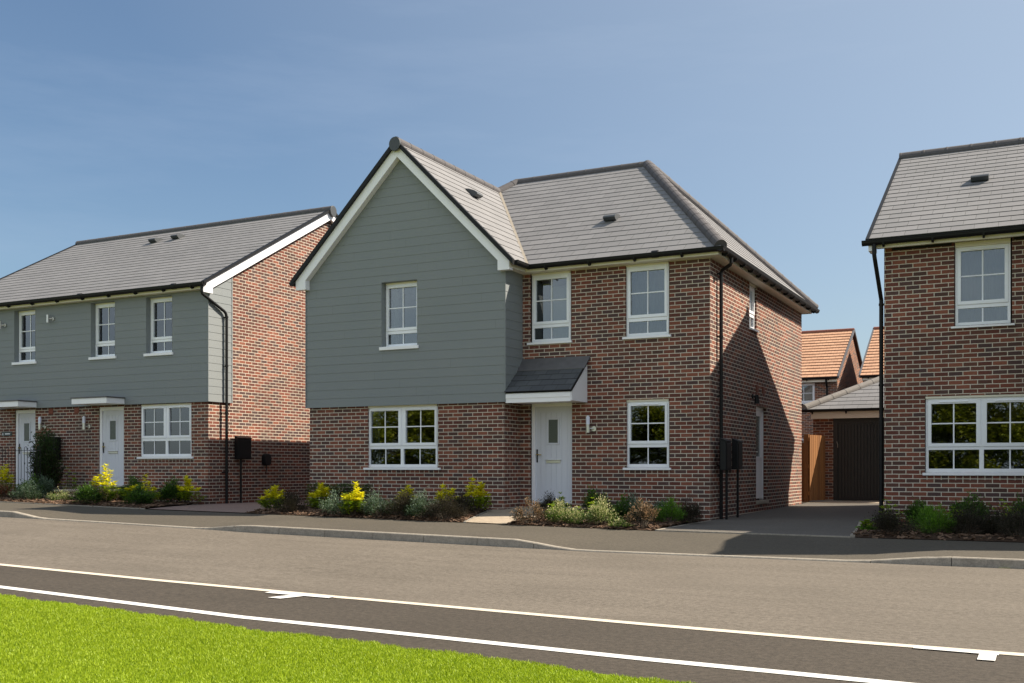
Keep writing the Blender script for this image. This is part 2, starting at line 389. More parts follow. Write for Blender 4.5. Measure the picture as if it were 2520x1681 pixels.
def wall(mb, axis, pl, a0, a1, z0, z1, ops=(), depth=.12, inw=1, m=0):
    """axis 'y': wall in plane y=pl spanning x; inw = direction (+1/-1) into the building"""
    def P(a, z, d=0.): return (a, pl + d * inw, z) if axis == 'y' else (pl + d * inw, a, z)
    xs = sorted({a0, a1, *[v for o in ops for v in o[:2]]}); zs = sorted({z0, z1, *[v for o in ops for v in o[2:4]]})
    for i in range(len(xs) - 1):
        for j in range(len(zs) - 1):
            cx, cz = (xs[i] + xs[i + 1]) / 2, (zs[j] + zs[j + 1]) / 2
            if not (a0 < cx < a1 and z0 < cz < z1): continue
            if any(o[0] < cx < o[1] and o[2] < cz < o[3] for o in ops): continue
            mb.face([P(xs[i], zs[j]), P(xs[i + 1], zs[j]), P(xs[i + 1], zs[j + 1]), P(xs[i], zs[j + 1])], m)
    for o in ops:
        l, r, b, t = o[:4]
        for q in ([(l, b), (l, t)], [(r, t), (r, b)], [(l, t), (r, t)], [(r, b), (l, b)]):
            mb.face([P(*q[0]), P(*q[1]), P(*q[1], depth), P(*q[0], depth)], m)

def gutter(name, p0, p1, parent, out, r=.066, brk=True, space=.92):
    """black half round gutter, out = unit vector away from the wall"""
    mb = MB(); p0, p1, out = Vector(p0), Vector(p1), Vector(out); d = (p1 - p0).normalized(); L = (p1 - p0).length
    seg = 9; up = Vector((0, 0, 1)); rings = []
    prof = [(-math.cos(math.pi * q / seg) * r, -math.sin(math.pi * q / seg) * r * .95) for q in range(seg + 1)]
    prof = [(-r, .012)] + prof + [(r + .006, .012), (r + .006, .022), (-r, .022)]
    for p in (p0, p1):
        rings.append([p + out * a + up * b for a, b in prof])
    n = len(prof)
    for k in range(n): mb.face([rings[0][k], rings[0][(k + 1) % n], rings[1][(k + 1) % n], rings[1][k]])
    mb.face(rings[0][::-1]); mb.face(rings[1])
    if brk:
        k = .35
        while k < L:
            c = p0 + d * k
            w_ = d * .016
            prof2 = [(-r - .012, .0), (r * .95, -.02), (r * .75, -.07), (-.01, -.105), (-r - .012, -.075)]
            A = [c - w_ + out * a + up * b for a, b in prof2]; B = [c + w_ + out * a + up * b for a, b in prof2]
            mb.face(A); mb.face(B[::-1])
            for i in range(len(A)): mb.face([A[i], A[(i + 1) % len(A)], B[(i + 1) % len(A)], B[i]])
            k += space
        k = 2.6
        while k < L - .5:   # union clips
            mb.tube([p0 + d * (k - .06) - up * .002, p0 + d * (k + .06) - up * .002], r * 1.06, 12); k += 3.1
    return mb.build(name, M['black'], parent, recalc=True)

def ridge(name, p0, p1, parent, r=.125, step=.45, mat=None, zoff=-.03):
    mb = MB(); p0, p1 = Vector(p0), Vector(p1); d = p1 - p0; L = d.length; d.normalize(); k = 0.
    up = Vector((0, 0, zoff))
    while k < L - .02:
        e = min(k + step, L)
        mb.tube([p0 + d * k + up, p0 + d * (k + .035) + up, p0 + d * (k + .04) + up, p0 + d * e + up], [r * 1.035, r * 1.035, r, r * .99], 16)
        k += step
    return mb.build(name, mat or M['ridge'], parent, smooth=False)

def tile_vent(name, x, y, z, parent, face, slope, w_=.26, l=.20):
    """small hooded vent on a roof plane; face = unit horizontal vector pointing down the slope"""
    f = Vector(face); s = Vector((f.y * -1, f.x, 0)); dn = Vector((f.x, f.y, -slope)).normalized(); n = s.cross(dn)
    if n.z < 0: n = -n
    c = Vector((x, y, z)); mb = MB()
    prof = [(-l, .012), (-l * .6, .07), (0, .125), (l * .45, .14), (l * .62, .125), (l * .5, .05), (l * .3, .012)]
    for side in (0,):
        A = [c - s * (w_ / 2) + dn * a + n * b for a, b in prof]; B = [c + s * (w_ / 2) + dn * a + n * b for a, b in prof]
        mb.face(A); mb.face(B[::-1])
        for i in range(len(A)): mb.face([A[i], A[(i + 1) % len(A)], B[(i + 1) % len(A)], B[i]])
    return mb.build(name, M['cap'], parent, recalc=True, bevel=.008)

# window in a wall facing -y.  glass ranges are world x / z
def window(parent, x0, x1, z0, z1, y, units, lowz, upz, sill=None, head=None, curtain=None, axis='y', sgn=1, swap=None, room=True, single=False):
    """units: list of (glass x0, glass x1) for casements; lowz=(z,z) fixed lights; upz=(z,z) casement glass"""
    def T(mb):
        if axis == 'x':
            mb.v = [(swap + (v[1] - 0) * -1, v[0], v[2]) for v in mb.v]
        return mb
    f = MB(); yb = y + .07
    mulls = [(units[i][1] + units[i + 1][0]) / 2 for i in range(len(units) - 1)]
    edges = [x0] + mulls + [x1]
    fr = .045; mw = .035
    f.box(x0, x0 + fr, y, yb, z0, z1); f.box(x1 - fr, x1, y, yb, z0, z1)
    f.box(x0 + fr, x1 - fr, y, yb, z0, lowz[0]); f.box(x0 + fr, x1 - fr, y, yb, max(upz[1], z1 - .05), z1)
    tz0, tz1 = lowz[1], upz[0] - .06
    f.box(x0 + fr, x1 - fr, y, yb, tz0, tz1)
    for mu in mulls:
        f.box(mu - mw, mu + mw, y, yb, lowz[0], tz0); f.box(mu - mw, mu + mw, y, yb, tz1, max(upz[1], z1 - .05))
    yc = y - .014; bar = .011
    for i, (g0, g1) in enumerate(units):
        a = edges[i] + (fr - .012 if i == 0 else .012); b = edges[i + 1] - (fr - .012 if i == len(units) - 1 else .012)
        c0, c1 = upz[0] - .058, min(upz[1] + .058, z1 - .035)
        f.box(a, g0, yc, yb - .01, c0, c1); f.box(g1, b, yc, yb - .01, c0, c1)
        f.box(g0, g1, yc, yb - .01, c0, upz[0]); f.box(g0, g1, yc, yb - .01, upz[1], c1)
        gm = (g0 + g1) / 2; zm = (upz[0] + upz[1]) / 2; yg = y + .030
        f.box(gm - bar, gm + bar, yg - .012, yg - .004, upz[0], upz[1])
        f.box(g0, gm - bar, yg - .012, yg - .004, zm - bar, zm + bar); f.box(gm + bar, g1, yg - .012, yg - .004, zm - bar, zm + bar)
        l0 = edges[i] + (fr if i == 0 else mw); l1 = edges[i + 1] - (fr if i == len(units) - 1 else mw); lm = (l0 + l1) / 2
        f.box(lm - bar, lm + bar, yg - .012, yg - .004, lowz[0], lowz[1])
    wo_ = T(f).build('window', M['frame'], parent, bevel=.003)
    for i, (g0, g1) in enumerate(units):
        g = MB(); g.box(g0, g1, yg, yg + .006, upz[0], upz[1]); T(g).build('glass_pane', M['glass'], wo_)
        l0 = edges[i] + (fr if i == 0 else mw); l1 = edges[i + 1] - (fr if i == len(units) - 1 else mw)
        g = MB(); g.box(l0, l1, yg, yg + .006, lowz[0], lowz[1]); T(g).build('glass_pane', M['glass'], wo_)
        v = MB(); gw = (g1 - g0); zc = (min(upz[1] + .058, z1 - .035) + upz[1]) / 2 + .004
        v.box(g0 + gw * .18, g1 - gw * .18, yc - .014, yc, zc - .010, zc + .008)
        T(v).build('trickle_vent', M['frame'], wo_, bevel=.003)
    if sill:
        s = MB(); sz = sill[3] if len(sill) > 3 else z0 - .03
        s.box(sill[0], sill[1], sill[2], y + .05, sz, z0 - .001); T(s).build('sill', M['white'], wo_, bevel=.004)
    if head:
        h = MB(); h.box(x0, x1, head[2] if len(head) > 2 else y - .05, y + .05, head[0], head[1]); T(h).build('lintel', M['cream'], wo_)
    if room:
        r = MB(); e = .45; yr0 = yb + .001; yr1 = yb + .22; y2 = yb + 2.4
        # plastered reveal then a shallow room, open towards the glass
        for (a, b, c, d) in (((x0, z0), (x0, z1), 0, 0), ((x1, z1), (x1, z0), 0, 0), ((x0, z1), (x1, z1), 0, 0), ((x1, z0), (x0, z0), 0, 0)):
            r.face([(a[0], yr0, a[1]), (b[0], yr0, b[1]), (b[0], yr1, b[1]), (a[0], yr1, a[1])], 0)
        X0, X1, Z0, Z1 = x0 - e, x1 + e, z0 - .7, z1 + .08
        for q in (((X0, Z0), (X0, Z1)), ((X1, Z1), (X1, Z0)), ((X0, Z1), (X1, Z1)), ((X1, Z0), (X0, Z0))):
            r.face([(q[0][0], yr1, q[0][1]), (q[1][0], yr1, q[1][1]), (q[1][0], y2, q[1][1]), (q[0][0], y2, q[0][1])], 0)
        r.face([(X0, y2, Z0), (X1, y2, Z0), (X1, y2, Z1), (X0, y2, Z1)], 0)
        for (a0, a1, b0, b1) in ((X0, x0, Z0, Z1), (x1, X1, Z0, Z1), (x0, x1, Z0, z0), (x0, x1, z1, Z1)):
            r.face([(a0, yr1, b0), (a1, yr1, b0), (a1, yr1, b1), (a0, yr1, b1)], 0)
        T(r).build('room_interior', M['inner'], wo_)
    if curtain:
        for (c0, c1, yy, zb_, zt_) in curtain:
            c = MB(); n = max(4, int((c1 - c0) / .03)); pts = []
            for k in range(n + 1):
                x = c0 + (c1 - c0) * k / n; pts.append((x, yb + yy + .025 * math.sin(k * 1.7)))
            for k in range(n):
                c.face([(*pts[k], zb_), (*pts[k + 1], zb_), (*pts[k + 1], zt_), (*pts[k], zt_)])
                c.face([(pts[k][0], pts[k][1] + .006, zb_), (pts[k][0], pts[k][1] + .006, zt_), (pts[k + 1][0], pts[k + 1][1] + .006, zt_), (pts[k + 1][0], pts[k + 1][1] + .006, zb_)])
            T(c).build('curtain', M['curtain'], wo_, smooth=True)
    return wo_

def front_door(parent, x0, x1, z0, z1, y, hinge_right=True, cover=True):
    f = MB(); fr = .075; yb = y + .09
    f.box(x0, x0 + fr, y, yb, z0, z1); f.box(x1 - .02, x1, y + .01, yb, z0, z1); f.box(x0 + fr, x1 - .02, y, yb, z1 - .085, z1)
    fo = f.build('door_frame', M['white'], parent, bevel=.003)
    h = MB(); h.box(x0, x1, y - .03, y - .002, z1 + .001, z1 + .07) if False else None
    L = MB(); a, b = x0 + fr, x1 - .02; yl = y + .03; zb, zt = z0 + .05, z1 - .085
    # boarded leaf: raised border with grooved field made of separate boards
    gx0, gx1 = (a + b) / 2 - .115, (a + b) / 2 + .085   # glass
    gz0, gz1 = zt - .72, zt - .26
    L.box(a, b, yl + .004, yb - .01, zb, zt)
    bo = .115
    L.box(a, a + bo, yl - .003, yl + .004, zb, zt); L.box(b - bo, b, yl - .003, yl + .004, zb, zt)
    L.box(a + bo, b - bo, yl - .003, yl + .004, zb, zb + .22); L.box(a + bo, b - bo, yl - .003, yl + .004, zt - .11, zt)
    n = 5; wv = (b - a - 2 * bo) / n
    for k in range(n):
        L.box(a + bo + k * wv + .005, a + bo + (k + 1) * wv - .005, yl - .002, yl + .004, zb + .226, zt - .116)
    lo = L.build('door', M['door'], parent)
    G = MB(); G.box(gx0, gx1, yl - .010, yl - .004, gz0, gz1); G.build('door_glass', M['obscure'], lo)
    B = MB(); t = .035
    for q in ((gx0 - t, gx0, gz0 - t, gz1 + t), (gx1, gx1 + t, gz0 - t, gz1 + t), (gx0, gx1, gz0 - t, gz0), (gx0, gx1, gz1, gz1 + t)):
        B.box(q[0], q[1], yl - .016, yl - .003, q[2], q[3])
    B.build('glass_surround', M['door'], lo, bevel=.004)
    S = MB(); c = (a + b) / 2 - .01; sz = zb + .85; S.box(c - .165, c + .165, yl - .03, yl - .003, sz + .012, sz + .036)
    S.box(c - .155, c + .155, yl - .018, yl - .003, sz - .035, sz + .0115); S.build('letter_plate', M['chrome'], lo, bevel=.01)
    H = MB(); H.box(a + .022, a + .052, yl - .016, yl - .003, sz - .02, sz + .24)
    H.build('handle_plate', M['black'], lo, bevel=.004)
    H = MB(); H.tube([(a + .037, yl - .016, sz + .135), (a + .037, yl - .055, sz + .135), (a + .05, yl - .06, sz + .135), (a + .15, yl - .06, sz + .13)], .010, 8)
    H.build('door_handle', M['brass'], lo)
    W = MB(); W.box(a + .002, b - .002, yl - .022, yl + .004, zb + .005, zb + .035); W.build('weather_bar', M['chrome'], lo)
    W = MB(); W.box(a, b, y + .012, yb, z0, z0 + .045); W.build('threshold', M['black'], lo)
    return lo

def wall_lamp(parent, x, y, zt):
    b = MB(); b.tube([(x + .10, y - .0, zt - .255), (x + .10, y - .03, zt - .255)], .05, 14)
    b.tube([(x + .10, y - .03, zt - .255), (x + .03, y - .085, zt - .255)], .012, 8)
    b.tube([(x, y - .09, zt - .33), (x, y - .09, zt - .17)], .036, 14)
    o = b.build('wall_lamp', M['chrome'], parent)
    s = MB(); s.tube([(x, y - .09, zt - .17), (x, y - .09, zt - .02)], .038, 14); s.tube([(x, y - .09, zt - .02), (x, y - .09, zt)], [.025, .012], 10)
    s.build('lamp_shade', M['opal'], o)
    return o

def steel_lamp(parent, x, y, zt):   # upper floor up-down light
    b = MB(); b.tube([(x + .10, y, zt - .1), (x + .10, y - .03, zt - .1)], .045, 12); b.tube([(x + .1, y - .03, zt - .1), (x + .02, y - .08, zt - .1)], .012, 8)
    b.tube([(x, y - .09, zt - .2), (x, y - .09, zt)], .035, 14)
    return b.build('wall_lamp', M['chrome'], parent)

# ------------------------------------------------------------------ terrain heights
def zr(x): return float(np.interp(x, [-60, -30, -12.2, -11.2, -7.2, -6.3, -1.2, 0, 60], [.8, .5, .225, .205, .125, .10, .02, 0, 0]))
def zkerb(x):   # upstand of the kerb above the road: raised and dropped lengths
    return float(np.interp(x, [-60, -11.92, -11.18, -7.18, -6.3, -1.2, -.42, 3.5, 4.4, 60], [.11, .11, .018, .018, .115, .115, .018, .018, .105, .105]))
def zb(x): return float(np.interp(x, [-60, -30, -16, -10.5, -6, -2.7, 0, 3, 60], [.9, .6, .4, .30, .25, .2, .165, .15, .15]))
def zh(x): return float(np.interp(x, [-60, -17, -14, -11.8, -8.7, -3.3, -1.5, .2, 3, 60], [.9, .47, .36, .305, .335, .36, .26, .17, .2, .2]))
def zg(x, y):
    if y < -5.5: return zr(x)
    if y < -5.375: return zr(x) + zkerb(x)
    if y < -3.1:
        t = (y + 5.375) / 2.275; return (zr(x) + zkerb(x)) * (1 - t) + zb(x) * t
    t = min((y + 3.1) / 2.9, 1); z = zb(x) * (1 - t) + zh(x) * t
    if y > 0 and x > -.5: z += .008 * y
    return z

def sheet(name, poly, lift, mat, cell=.5, label=None, jitter=0., kind='structure', taper=False):
    """surface patch draped on the terrain"""
    mb = MB(); xs = [p[0] for p in poly]; ys = [p[1] for p in poly]
    bx = sorted({round(v, 4) for v in list(np.arange(min(xs), max(xs), cell)) + [max(xs), min(xs)]})
    by = sorted({round(v, 4) for v in list(np.arange(min(ys), max(ys), cell)) + [max(ys), min(ys)] + [q for q in (-5.5, -5.375, -3.1, -.2) if min(ys) < q < max(ys)]})
    for i in range(len(bx) - 1):
        c1 = clip(poly, 0, bx[i], bx[i + 1])
        if len(c1) < 3: continue
        for j in range(len(by) - 1):
            c = clip(c1, 1, by[j], by[j + 1])
            if len(c) < 3: continue
            def zz(p):
                q = min(max(p[1], by[j] + 1e-4), by[j + 1] - 1e-4)
                return zg(p[0], q) + (lift * min(1., max(0., (p[1] + 3.08) / .28)) + .004 if taper else lift) + (jitter * (1 if not taper else min(1., max(0., (p[1] + 3.08) / .28))) * mnoise.noise(Vector((p[0] * 3, p[1] * 3, 0))) if jitter else 0)
            mb.face([(p[0], p[1], zz(p)) for p in c])
    o = mb.build(name, mat, smooth=True)
    import bmesh
    b = bmesh.new(); b.from_mesh(o.data); bmesh.ops.remove_doubles(b, verts=b.verts, dist=.0008)
    bmesh.ops.recalc_face_normals(b, faces=b.faces)
    if b.faces and sum(f.normal.z for f in b.faces) < 0: bmesh.ops.reverse_faces(b, faces=b.faces)
    b.to_mesh(o.data); b.free()
    struct(o, kind)
    return o

# ground sheet to the horizon
g = MB(); g.face([(-900, -900, -.25), (900, -900, -.25), (900, 1500, -.25), (-900, 1500, -.25)])
struct(g.build('ground', M['earth']))
sheet('plot_ground', [(-40, -3.1), (30, -3.1), (30, 60), (-40, 60)], -.035, M['mulch'], 1.0)
L1 = [(-45, -9.2), (-20, -10.0), (-12, -10.55), (-5.0, -11.0), (-2.4, -11.14), (.15, -11.2), (2.95, -11.49), (4.4, -11.60), (5.5, -11.63), (9, -11.8), (30, -12.2)]
L2 = [(-45, -10.4), (-20, -11.2), (-12, -11.7), (-3.2, -12.32), (-1.0, -12.49), (1.2, -12.65), (3.43, -12.84), (4.9, -12.91), (9, -13.1), (30, -13.5)]
GR = [(-45, -11.2), (-20, -12.0), (-9, -12.42), (-2.5, -12.86), (-.55, -12.99), (.58, -13.17), (1.6, -13.26), (2.96, -13.42), (3.6, -13.56), (6, -13.75), (30, -14.4)]
def strip(name, A, B, lift, mat, dz=0.):
    mb = MB(); xs = sorted({p[0] for p in A + B} | set(np.arange(-40, 25, 1.)))
    f = lambda L, x: float(np.interp(x, [p[0] for p in L], [p[1] for p in L]))
    for a, b in zip(xs, xs[1:]):
        pts = [(a, f(A, a)), (b, f(A, b)), (b, f(B, b)), (a, f(B, a))]
        n = max(1, int((pts[0][1] - pts[3][1]) / .8))
        for k in range(n):
            q = [(a, pts[3][1] + (pts[0][1] - pts[3][1]) * (k + 1) / n), (b, pts[2][1] + (pts[1][1] - pts[2][1]) * (k + 1) / n),
                 (b, pts[2][1] + (pts[1][1] - pts[2][1]) * k / n), (a, pts[3][1] + (pts[0][1] - pts[3][1]) * k / n)]
            mb.face([(x, y, zr(x) + lift) for x, y in q][::-1])
    return struct(mb.build(name, mat))
off = lambda L, d: [(x, y + d) for x, y in L]
strip('road', [(-45, -5.5), (30, -5.5)], L1, 0, M['road'])
strip('cycle_lane', off(L1, -.115), off(L2, .0), 0, M['strip'])
strip('verge_tarmac', off(L2, -.115), off(GR, -.6), 0, M['strip'])
strip('lane_edging', L1, off(L1, -.115), .004, M['edging'])
strip('lane_edging', L2, off(L2, -.115), .004, M['paint'])
# T-shaped paint marks on the lane
def flat(name, polys, z, mat):
    mb = MB()
    for p in polys: mb.face([(x, y, zr(x) + z) for x, y in p])
    return struct(mb.build(name, mat, recalc=False))
flat('road_marking', [[(-.80, -11.40), (-.10, -11.375), (-.10, -11.28), (-.80, -11.26)], [(-.56, -11.64), (-.42, -11.64), (-.36, -11.40), (-.50, -11.40)]], .008, M['paint'])
flat('road_marking', [[(4.82, -11.765), (5.32, -11.80), (5.32, -11.70), (4.82, -11.67)], [(5.21, -12.02), (5.31, -12.02), (5.31, -11.80), (5.21, -11.793)]], .008, M['paint'])
# kerb: one run of concrete kerb stones with joints
kb = MB(); x = -40.0
xs = [-40.]
while xs[-1] < 25: xs.append(xs[-1] + .915)
off_k = [(-12.0 - min(xs, key=lambda v: abs(v + 11.92))) + .08]
xs = [v + (-11.92 - min(xs, key=lambda v: abs(v + 11.92))) for v in xs]
for a, b in zip(xs, xs[1:]):
    n = 3
    for k in range(n):
        p, q = a + .004 + (b - a - .008) * k / n, a + .004 + (b - a - .008) * (k + 1) / n
        A = [(-5.5, zr(p) - .05), (-5.487, zr(p) + zkerb(p) - .012), (-5.475, zr(p) + zkerb(p)), (-5.377, zr(p) + zkerb(p)), (-5.377, zr(p) - .05)]
        B = [(-5.5, zr(q) - .05), (-5.487, zr(q) + zkerb(q) - .012), (-5.475, zr(q) + zkerb(q)), (-5.377, zr(q) + zkerb(q)), (-5.377, zr(q) - .05)]
        A = [(p, *t) for t in A]; B = [(q, *t) for t in B]
        for i in range(4): kb.face([A[i], B[i], B[i + 1], A[i + 1]])
        if k == 0: kb.face(A)
        if k == n - 1: kb.face(B[::-1])
struct(kb.build('kerb', M['kerb'], recalc=True))
sheet('pavement', [(-38, -5.38), (24, -5.38), (24, -3.1), (-38, -3.1)], -.003, M['pave'], .4)
flat('kerb_paint_mark', [[(5.06, -5.53), (5.18, -5.53), (5.18, -5.508), (5.06, -5.508)]], .006, M['yellow'])
# driveway, path, block paving
sheet('driveway', [(.06, -3.1), (3.0, -3.1), (2.85, -1.6), (2.6, .1), (3.0, .3), (3.0, 10.3), (0.0, 10.3), (0.0, .0)], .012, M['drive'], .6)
sheet('garage_apron', [(-1.2, 8.6), (3.4, 8.6), (3.4, 10.3), (-1.2, 10.3)], .018, M['path'], .6)
sheet('garden_path', [(-3.40, -3.1), (-2.62, -3.1), (-2.70, -.02), (-3.9, -.02), (-3.9, -.70), (-4.15, -.72)], .012, M['path'], .4)
sheet('block_paving', [(-10.9, -3.1), (-8.35, -3.1), (-8.75, -1.0), (-8.75, 9), (-11.8, 9), (-11.8, -.5)], .012, M['block'], .5)
# thin concrete edgings along the driveway and the path
def edging(name, pts, w_=.045, h=.018):
    mb = MB()
    for (a, b) in zip(pts, pts[1:]):
        a, b = Vector((*a, 0)), Vector((*b, 0)); d = (b - a).normalized(); s = Vector((-d.y, d.x, 0)) * w_ / 2
        n = max(1, int((b - a).length / .5))
        for k in range(n):
            p, q = a + (b - a) * k / n, a + (b - a) * (k + 1) / n
            z1, z2 = zg(p.x, p.y) + h, zg(q.x, q.y) + h
            P = [(p + s).to_tuple()[:2] + (z1,), (p - s).to_tuple()[:2] + (z1,), (q - s).to_tuple()[:2] + (z2,), (q + s).to_tuple()[:2] + (z2,)]
            mb.face(P)
            for i in range(4):
                u, v = P[i], P[(i + 1) % 4]; mb.face([u, (u[0], u[1], u[2] - .06), (v[0], v[1], v[2] - .06), v])
    return struct(mb.build(name, M['kerb'], recalc=True))
edging('path_edging', [(.04, -3.08), (.02, -1.4), (.02, -.05)])
edging('path_edging', [(-3.44, -3.08), (-4.18, -.78), (-4.5, -.76)])
edging('path_edging', [(3.02, -3.02), (2.88, -1.6), (2.66, .05)], .07, .03)
edging('path_edging', [(-20, -3.08), (-11.0, -3.08)], .03, .016)
edging('path_edging', [(.04, -3.08), (3.0, -3.08)], .05, .016)
# planting beds
beds = [[(-8.3, -3.08), (-3.46, -3.08), (-4.2, -.75), (-8.6, -.75)], [(-2.60, -3.08), (.0, -3.08), (.0, -.03), (-2.66, -.03)],
        [(3.06, -3.08), (16, -3.08), (16, .18), (3.0, .18), (2.7, .05)], [(-30, -3.08), (-11.0, -3.08), (-11.84, -.40), (-30, -.40)]]
for b_ in beds: sheet('flower_bed', b_, .035, M['mulch'], .14, jitter=.03, taper=True)
ch = MB(); rc = random.Random(3)
for _ in range(5200):
    r_ = rc.random(); b_ = beds[0] if r_ < .33 else beds[1] if r_ < .55 else beds[2] if r_ < .68 else beds[3]
    x0, x1 = min(p[0] for p in b_), max(p[0] for p in b_); x1 = min(x1, 7); x0 = max(x0, -20)
    x = rc.uniform(x0, x1); y = rc.uniform(-3.12, -.8) if rc.random() < .5 else rc.uniform(-3.12, -2.3)
    c1 = clip([(x - .001, y - .001), (x + .001, y - .001), (x, y + .001)], 0, -99, 99)
    ins = True
    for i in range(len(b_)):
        a, b2 = b_[i], b_[(i + 1) % len(b_)]
        if (b2[0] - a[0]) * (y - a[1]) - (b2[1] - a[1]) * (x - a[0]) < -.05: ins = False
    if not ins: continue
    z = zg(x, max(y, -3.09)) + .008 + .037 * min(1, max(0, (y + 3.08) / .28)) + rc.uniform(-.003, .022); a = rc.uniform(0, 6.28); l = rc.uniform(.015, .05); w_ = l * rc.uniform(.25, .6)
    ca, sa = math.cos(a), math.sin(a); t1, t2 = rc.uniform(-.015, .015), rc.uniform(-.01, .01)
    P = [(x + ca * l * i - sa * w_ * j, y + sa * l * i + ca * w_ * j, z + t1 * i + t2 * j) for i, j in ((-1, -1), (1, -1), (1, 1), (-1, 1))]
    Q = [(p[0], p[1], p[2] - .008) for p in P]
    ch.face(P); 
    for i in range(4): ch.face([P[i], Q[i], Q[(i + 1) % 4], P[(i + 1) % 4]])
o = ch.build('bark_chips', M['chip']); o['kind'] = 'stuff'

# ------------------------------------------------------------------ detached house (centre)
UPZ = dict(lowz=(3.72, 3.945), upz=(4.07, 4.905)); GRZ = dict(lowz=(1.228, 1.547), upz=(1.67, 2.335))
S2 = math.sqrt(.5)
def build_main():
    H = thing('detached_house', (-4.3, 0, .2), 'central detached brick house with a tall grey clad gable and hipped slate roof', 'house', 'houses along the front of the street')
    wb = MB()
    wall(wb, 'y', 0, -3.91, 0, .05, 5.03, [(-3.695, -2.79, 3.655, 5.03), (-1.663, -.783, 3.655, 5.03), (-1.642, -.781, 1.16, 2.455), (-3.69, -2.775, .38, 2.462)], .055)
    wall(wb, 'x', 0, 0, 7.95, .05, 5.03, [(2.83, 3.43, 4.07, 5.03), (3.38, 4.33, .46, 2.48)], .09, -1)
    wall(wb, 'y', -.70, -8.63, -3.91, .05, 2.445, [(-7.123, -5.414, 1.16, 2.445)], .045)
    wall(wb, 'x', -3.91, -.70, 0, .05, 2.445, (), 0, -1)
    wall(wb, 'x', -8.63, -.70, 7.95, .05, 5.05)
    wall(wb, 'y', 7.95, -8.63, 0, .05, 5.05)
    wb.build('wall', M['brick'], H)
    # thin mortar movement joint in the inner corner and header bricks below the ground floor sills
    hb = MB()
    for (a, b, y) in ((-7.18, -5.36, -.70), (-1.69, -.755, 0)): hb.box(a, b, y - .003, y + .02, 1.04, 1.113); hb.cut()
    hb.parts('sill_course', M['brick_head'], H)
    # cladding
    cb = MB(); G = .179; z0 = 2.447; yc = -.75
    ro = lambda x: 5.15 + (x + 8.93) - .16 if x < -6.27 else 7.81 - (x + 6.27) - .16
    F = dict(o=(0, yc, z0), e=(1, 0, 0), sl=(0, 0, 1), gauge=G, lift=.006)
    xl, xr = -8.68, -3.86; a, b, c, d = -6.737, -5.872, 3.61, 4.985
    zt = ro(xl)
    polys = [[(xl, z0), (xr, z0), (xr, c), (xl, c)], [(xl, c), (a, c), (a, d), (xl, d)], [(b, c), (xr, c), (xr, d), (b, d)],
             [(xl, d), (xr, d), (xr, ro(xr)), (-6.27, ro(-6.27)), (xl, zt)]]
    for p in polys: shingles(cb, [(x, yc, z) for x, z in p], **F)
    shingles(cb, [(xr, -.75, z0), (xr, 0.0, z0), (xr, 0.0, 5.06), (xr, -.75, 5.06)], (xr, 0, z0), (0, 1, 0), (0, 0, 1), G, .006)
    shingles(cb, [(xl, -.75, z0), (xl, -.2, z0), (xl, -.2, 5.06), (xl, -.75, 5.06)], (xl, 0, z0), (0, -1, 0), (0, 0, 1), G, .006)
    # reveal boards of the window
    y2 = -.60
    cb.face([(a, yc - .008, c), (a, y2, c), (a, y2, d), (a, yc - .008, d)]); cb.face([(b, yc - .008, c), (b, yc - .008, d), (b, y2, d), (b, y2, c)])
    cb.face([(a, yc - .008, d), (a, y2, d), (b, y2, d), (b, yc - .008, d)])
    cb.box(xl - .002, xr + .002, yc + .001, -.70, z0 - .004, z0 + .012)
    co = cb.build('cladding', M['clad'], H)
    tr = MB()
    tr.box(xr - .012, xr + .016, yc - .018, yc - .0095, z0 - .006, 5.0); tr.box(xl - .016, xl + .008, yc - .018, yc - .0095, z0 - .006, 5.0)
    tr.box(xl - .016, xr + .016, yc - .0185, yc - .008, z0 - .008, z0 + .006)
    for (x, z) in ((-5.15, 5.31), (-5.72, 5.13), (-6.9, 4.95), (-4.6, 2.45), (-5.2, 3.16)):
        pass
    tr.build('corner_trim', M['clad'], H)
    # windows
    window(H, -3.669, -2.823, 3.655, 5.0, .05, [(-3.584, -2.908)], sill=(-3.74, -2.77, -.045, 3.61), head=(5.0, 5.029, .03), **UPZ)
    dr = MB(); dr.box(-3.46, -2.86, .46, .50, 3.3, 4.83); dr.build('inner_door', M['white'], H)
    window(H, -1.658, -.81, 3.655, 5.0, .05, [(-1.576, -.892)], sill=(-1.71, -.745, -.045, 3.61), head=(5.0, 5.029, .03), curtain=[(-1.62, -.85, .3, 3.6, 5.0)], **UPZ)
    window(H, -1.652, -.804, 1.16, 2.42, .05, [(-1.571, -.885)], sill=(-1.70, -.745, -.045, 1.115), head=(2.42, 2.454, .02), **GRZ)
    window(H, -6.727, -5.89, 3.65, 4.95, -.615, [(-6.656, -5.971)], lowz=(3.712, 3.923), upz=(4.045, 4.874), sill=(-6.78, -5.83, -.79, 3.582), head=(4.95, 4.983, -.62), curtain=[(-6.72, -6.52, .12, 3.5, 5.0)])
    window(H, -7.141, -5.45, 1.16, 2.41, -.655, [(-7.077, -6.386), (-6.212, -5.514)], sill=(-7.20, -5.345, -.755, 1.115), head=(2.41, 2.444, -.69), curtain=[(-7.12, -6.98, .12, 1.1, 2.45)], **GRZ)
    window(H, 2.85, 3.42, 4.07, 4.98, .045, [(2.93, 3.34)], lowz=(4.13, 4.33), upz=(4.46, 4.90), sill=(2.80, 3.46, -.045, 4.035), head=(4.98, 5.029, .02), axis='x', swap=0.)
    front_door(H, -3.669, -2.765, .386, 2.458, .03)
    # side door, half glazed
    f = MB(); f.box(-.16, -.075, 3.38, 3.45, .46, 2.48); f.box(-.16, -.075, 4.26, 4.33, .46, 2.48); f.box(-.16, -.075, 3.45, 4.26, 2.40, 2.48)
    fo = f.build('door_frame', M['white'], H, bevel=.003)
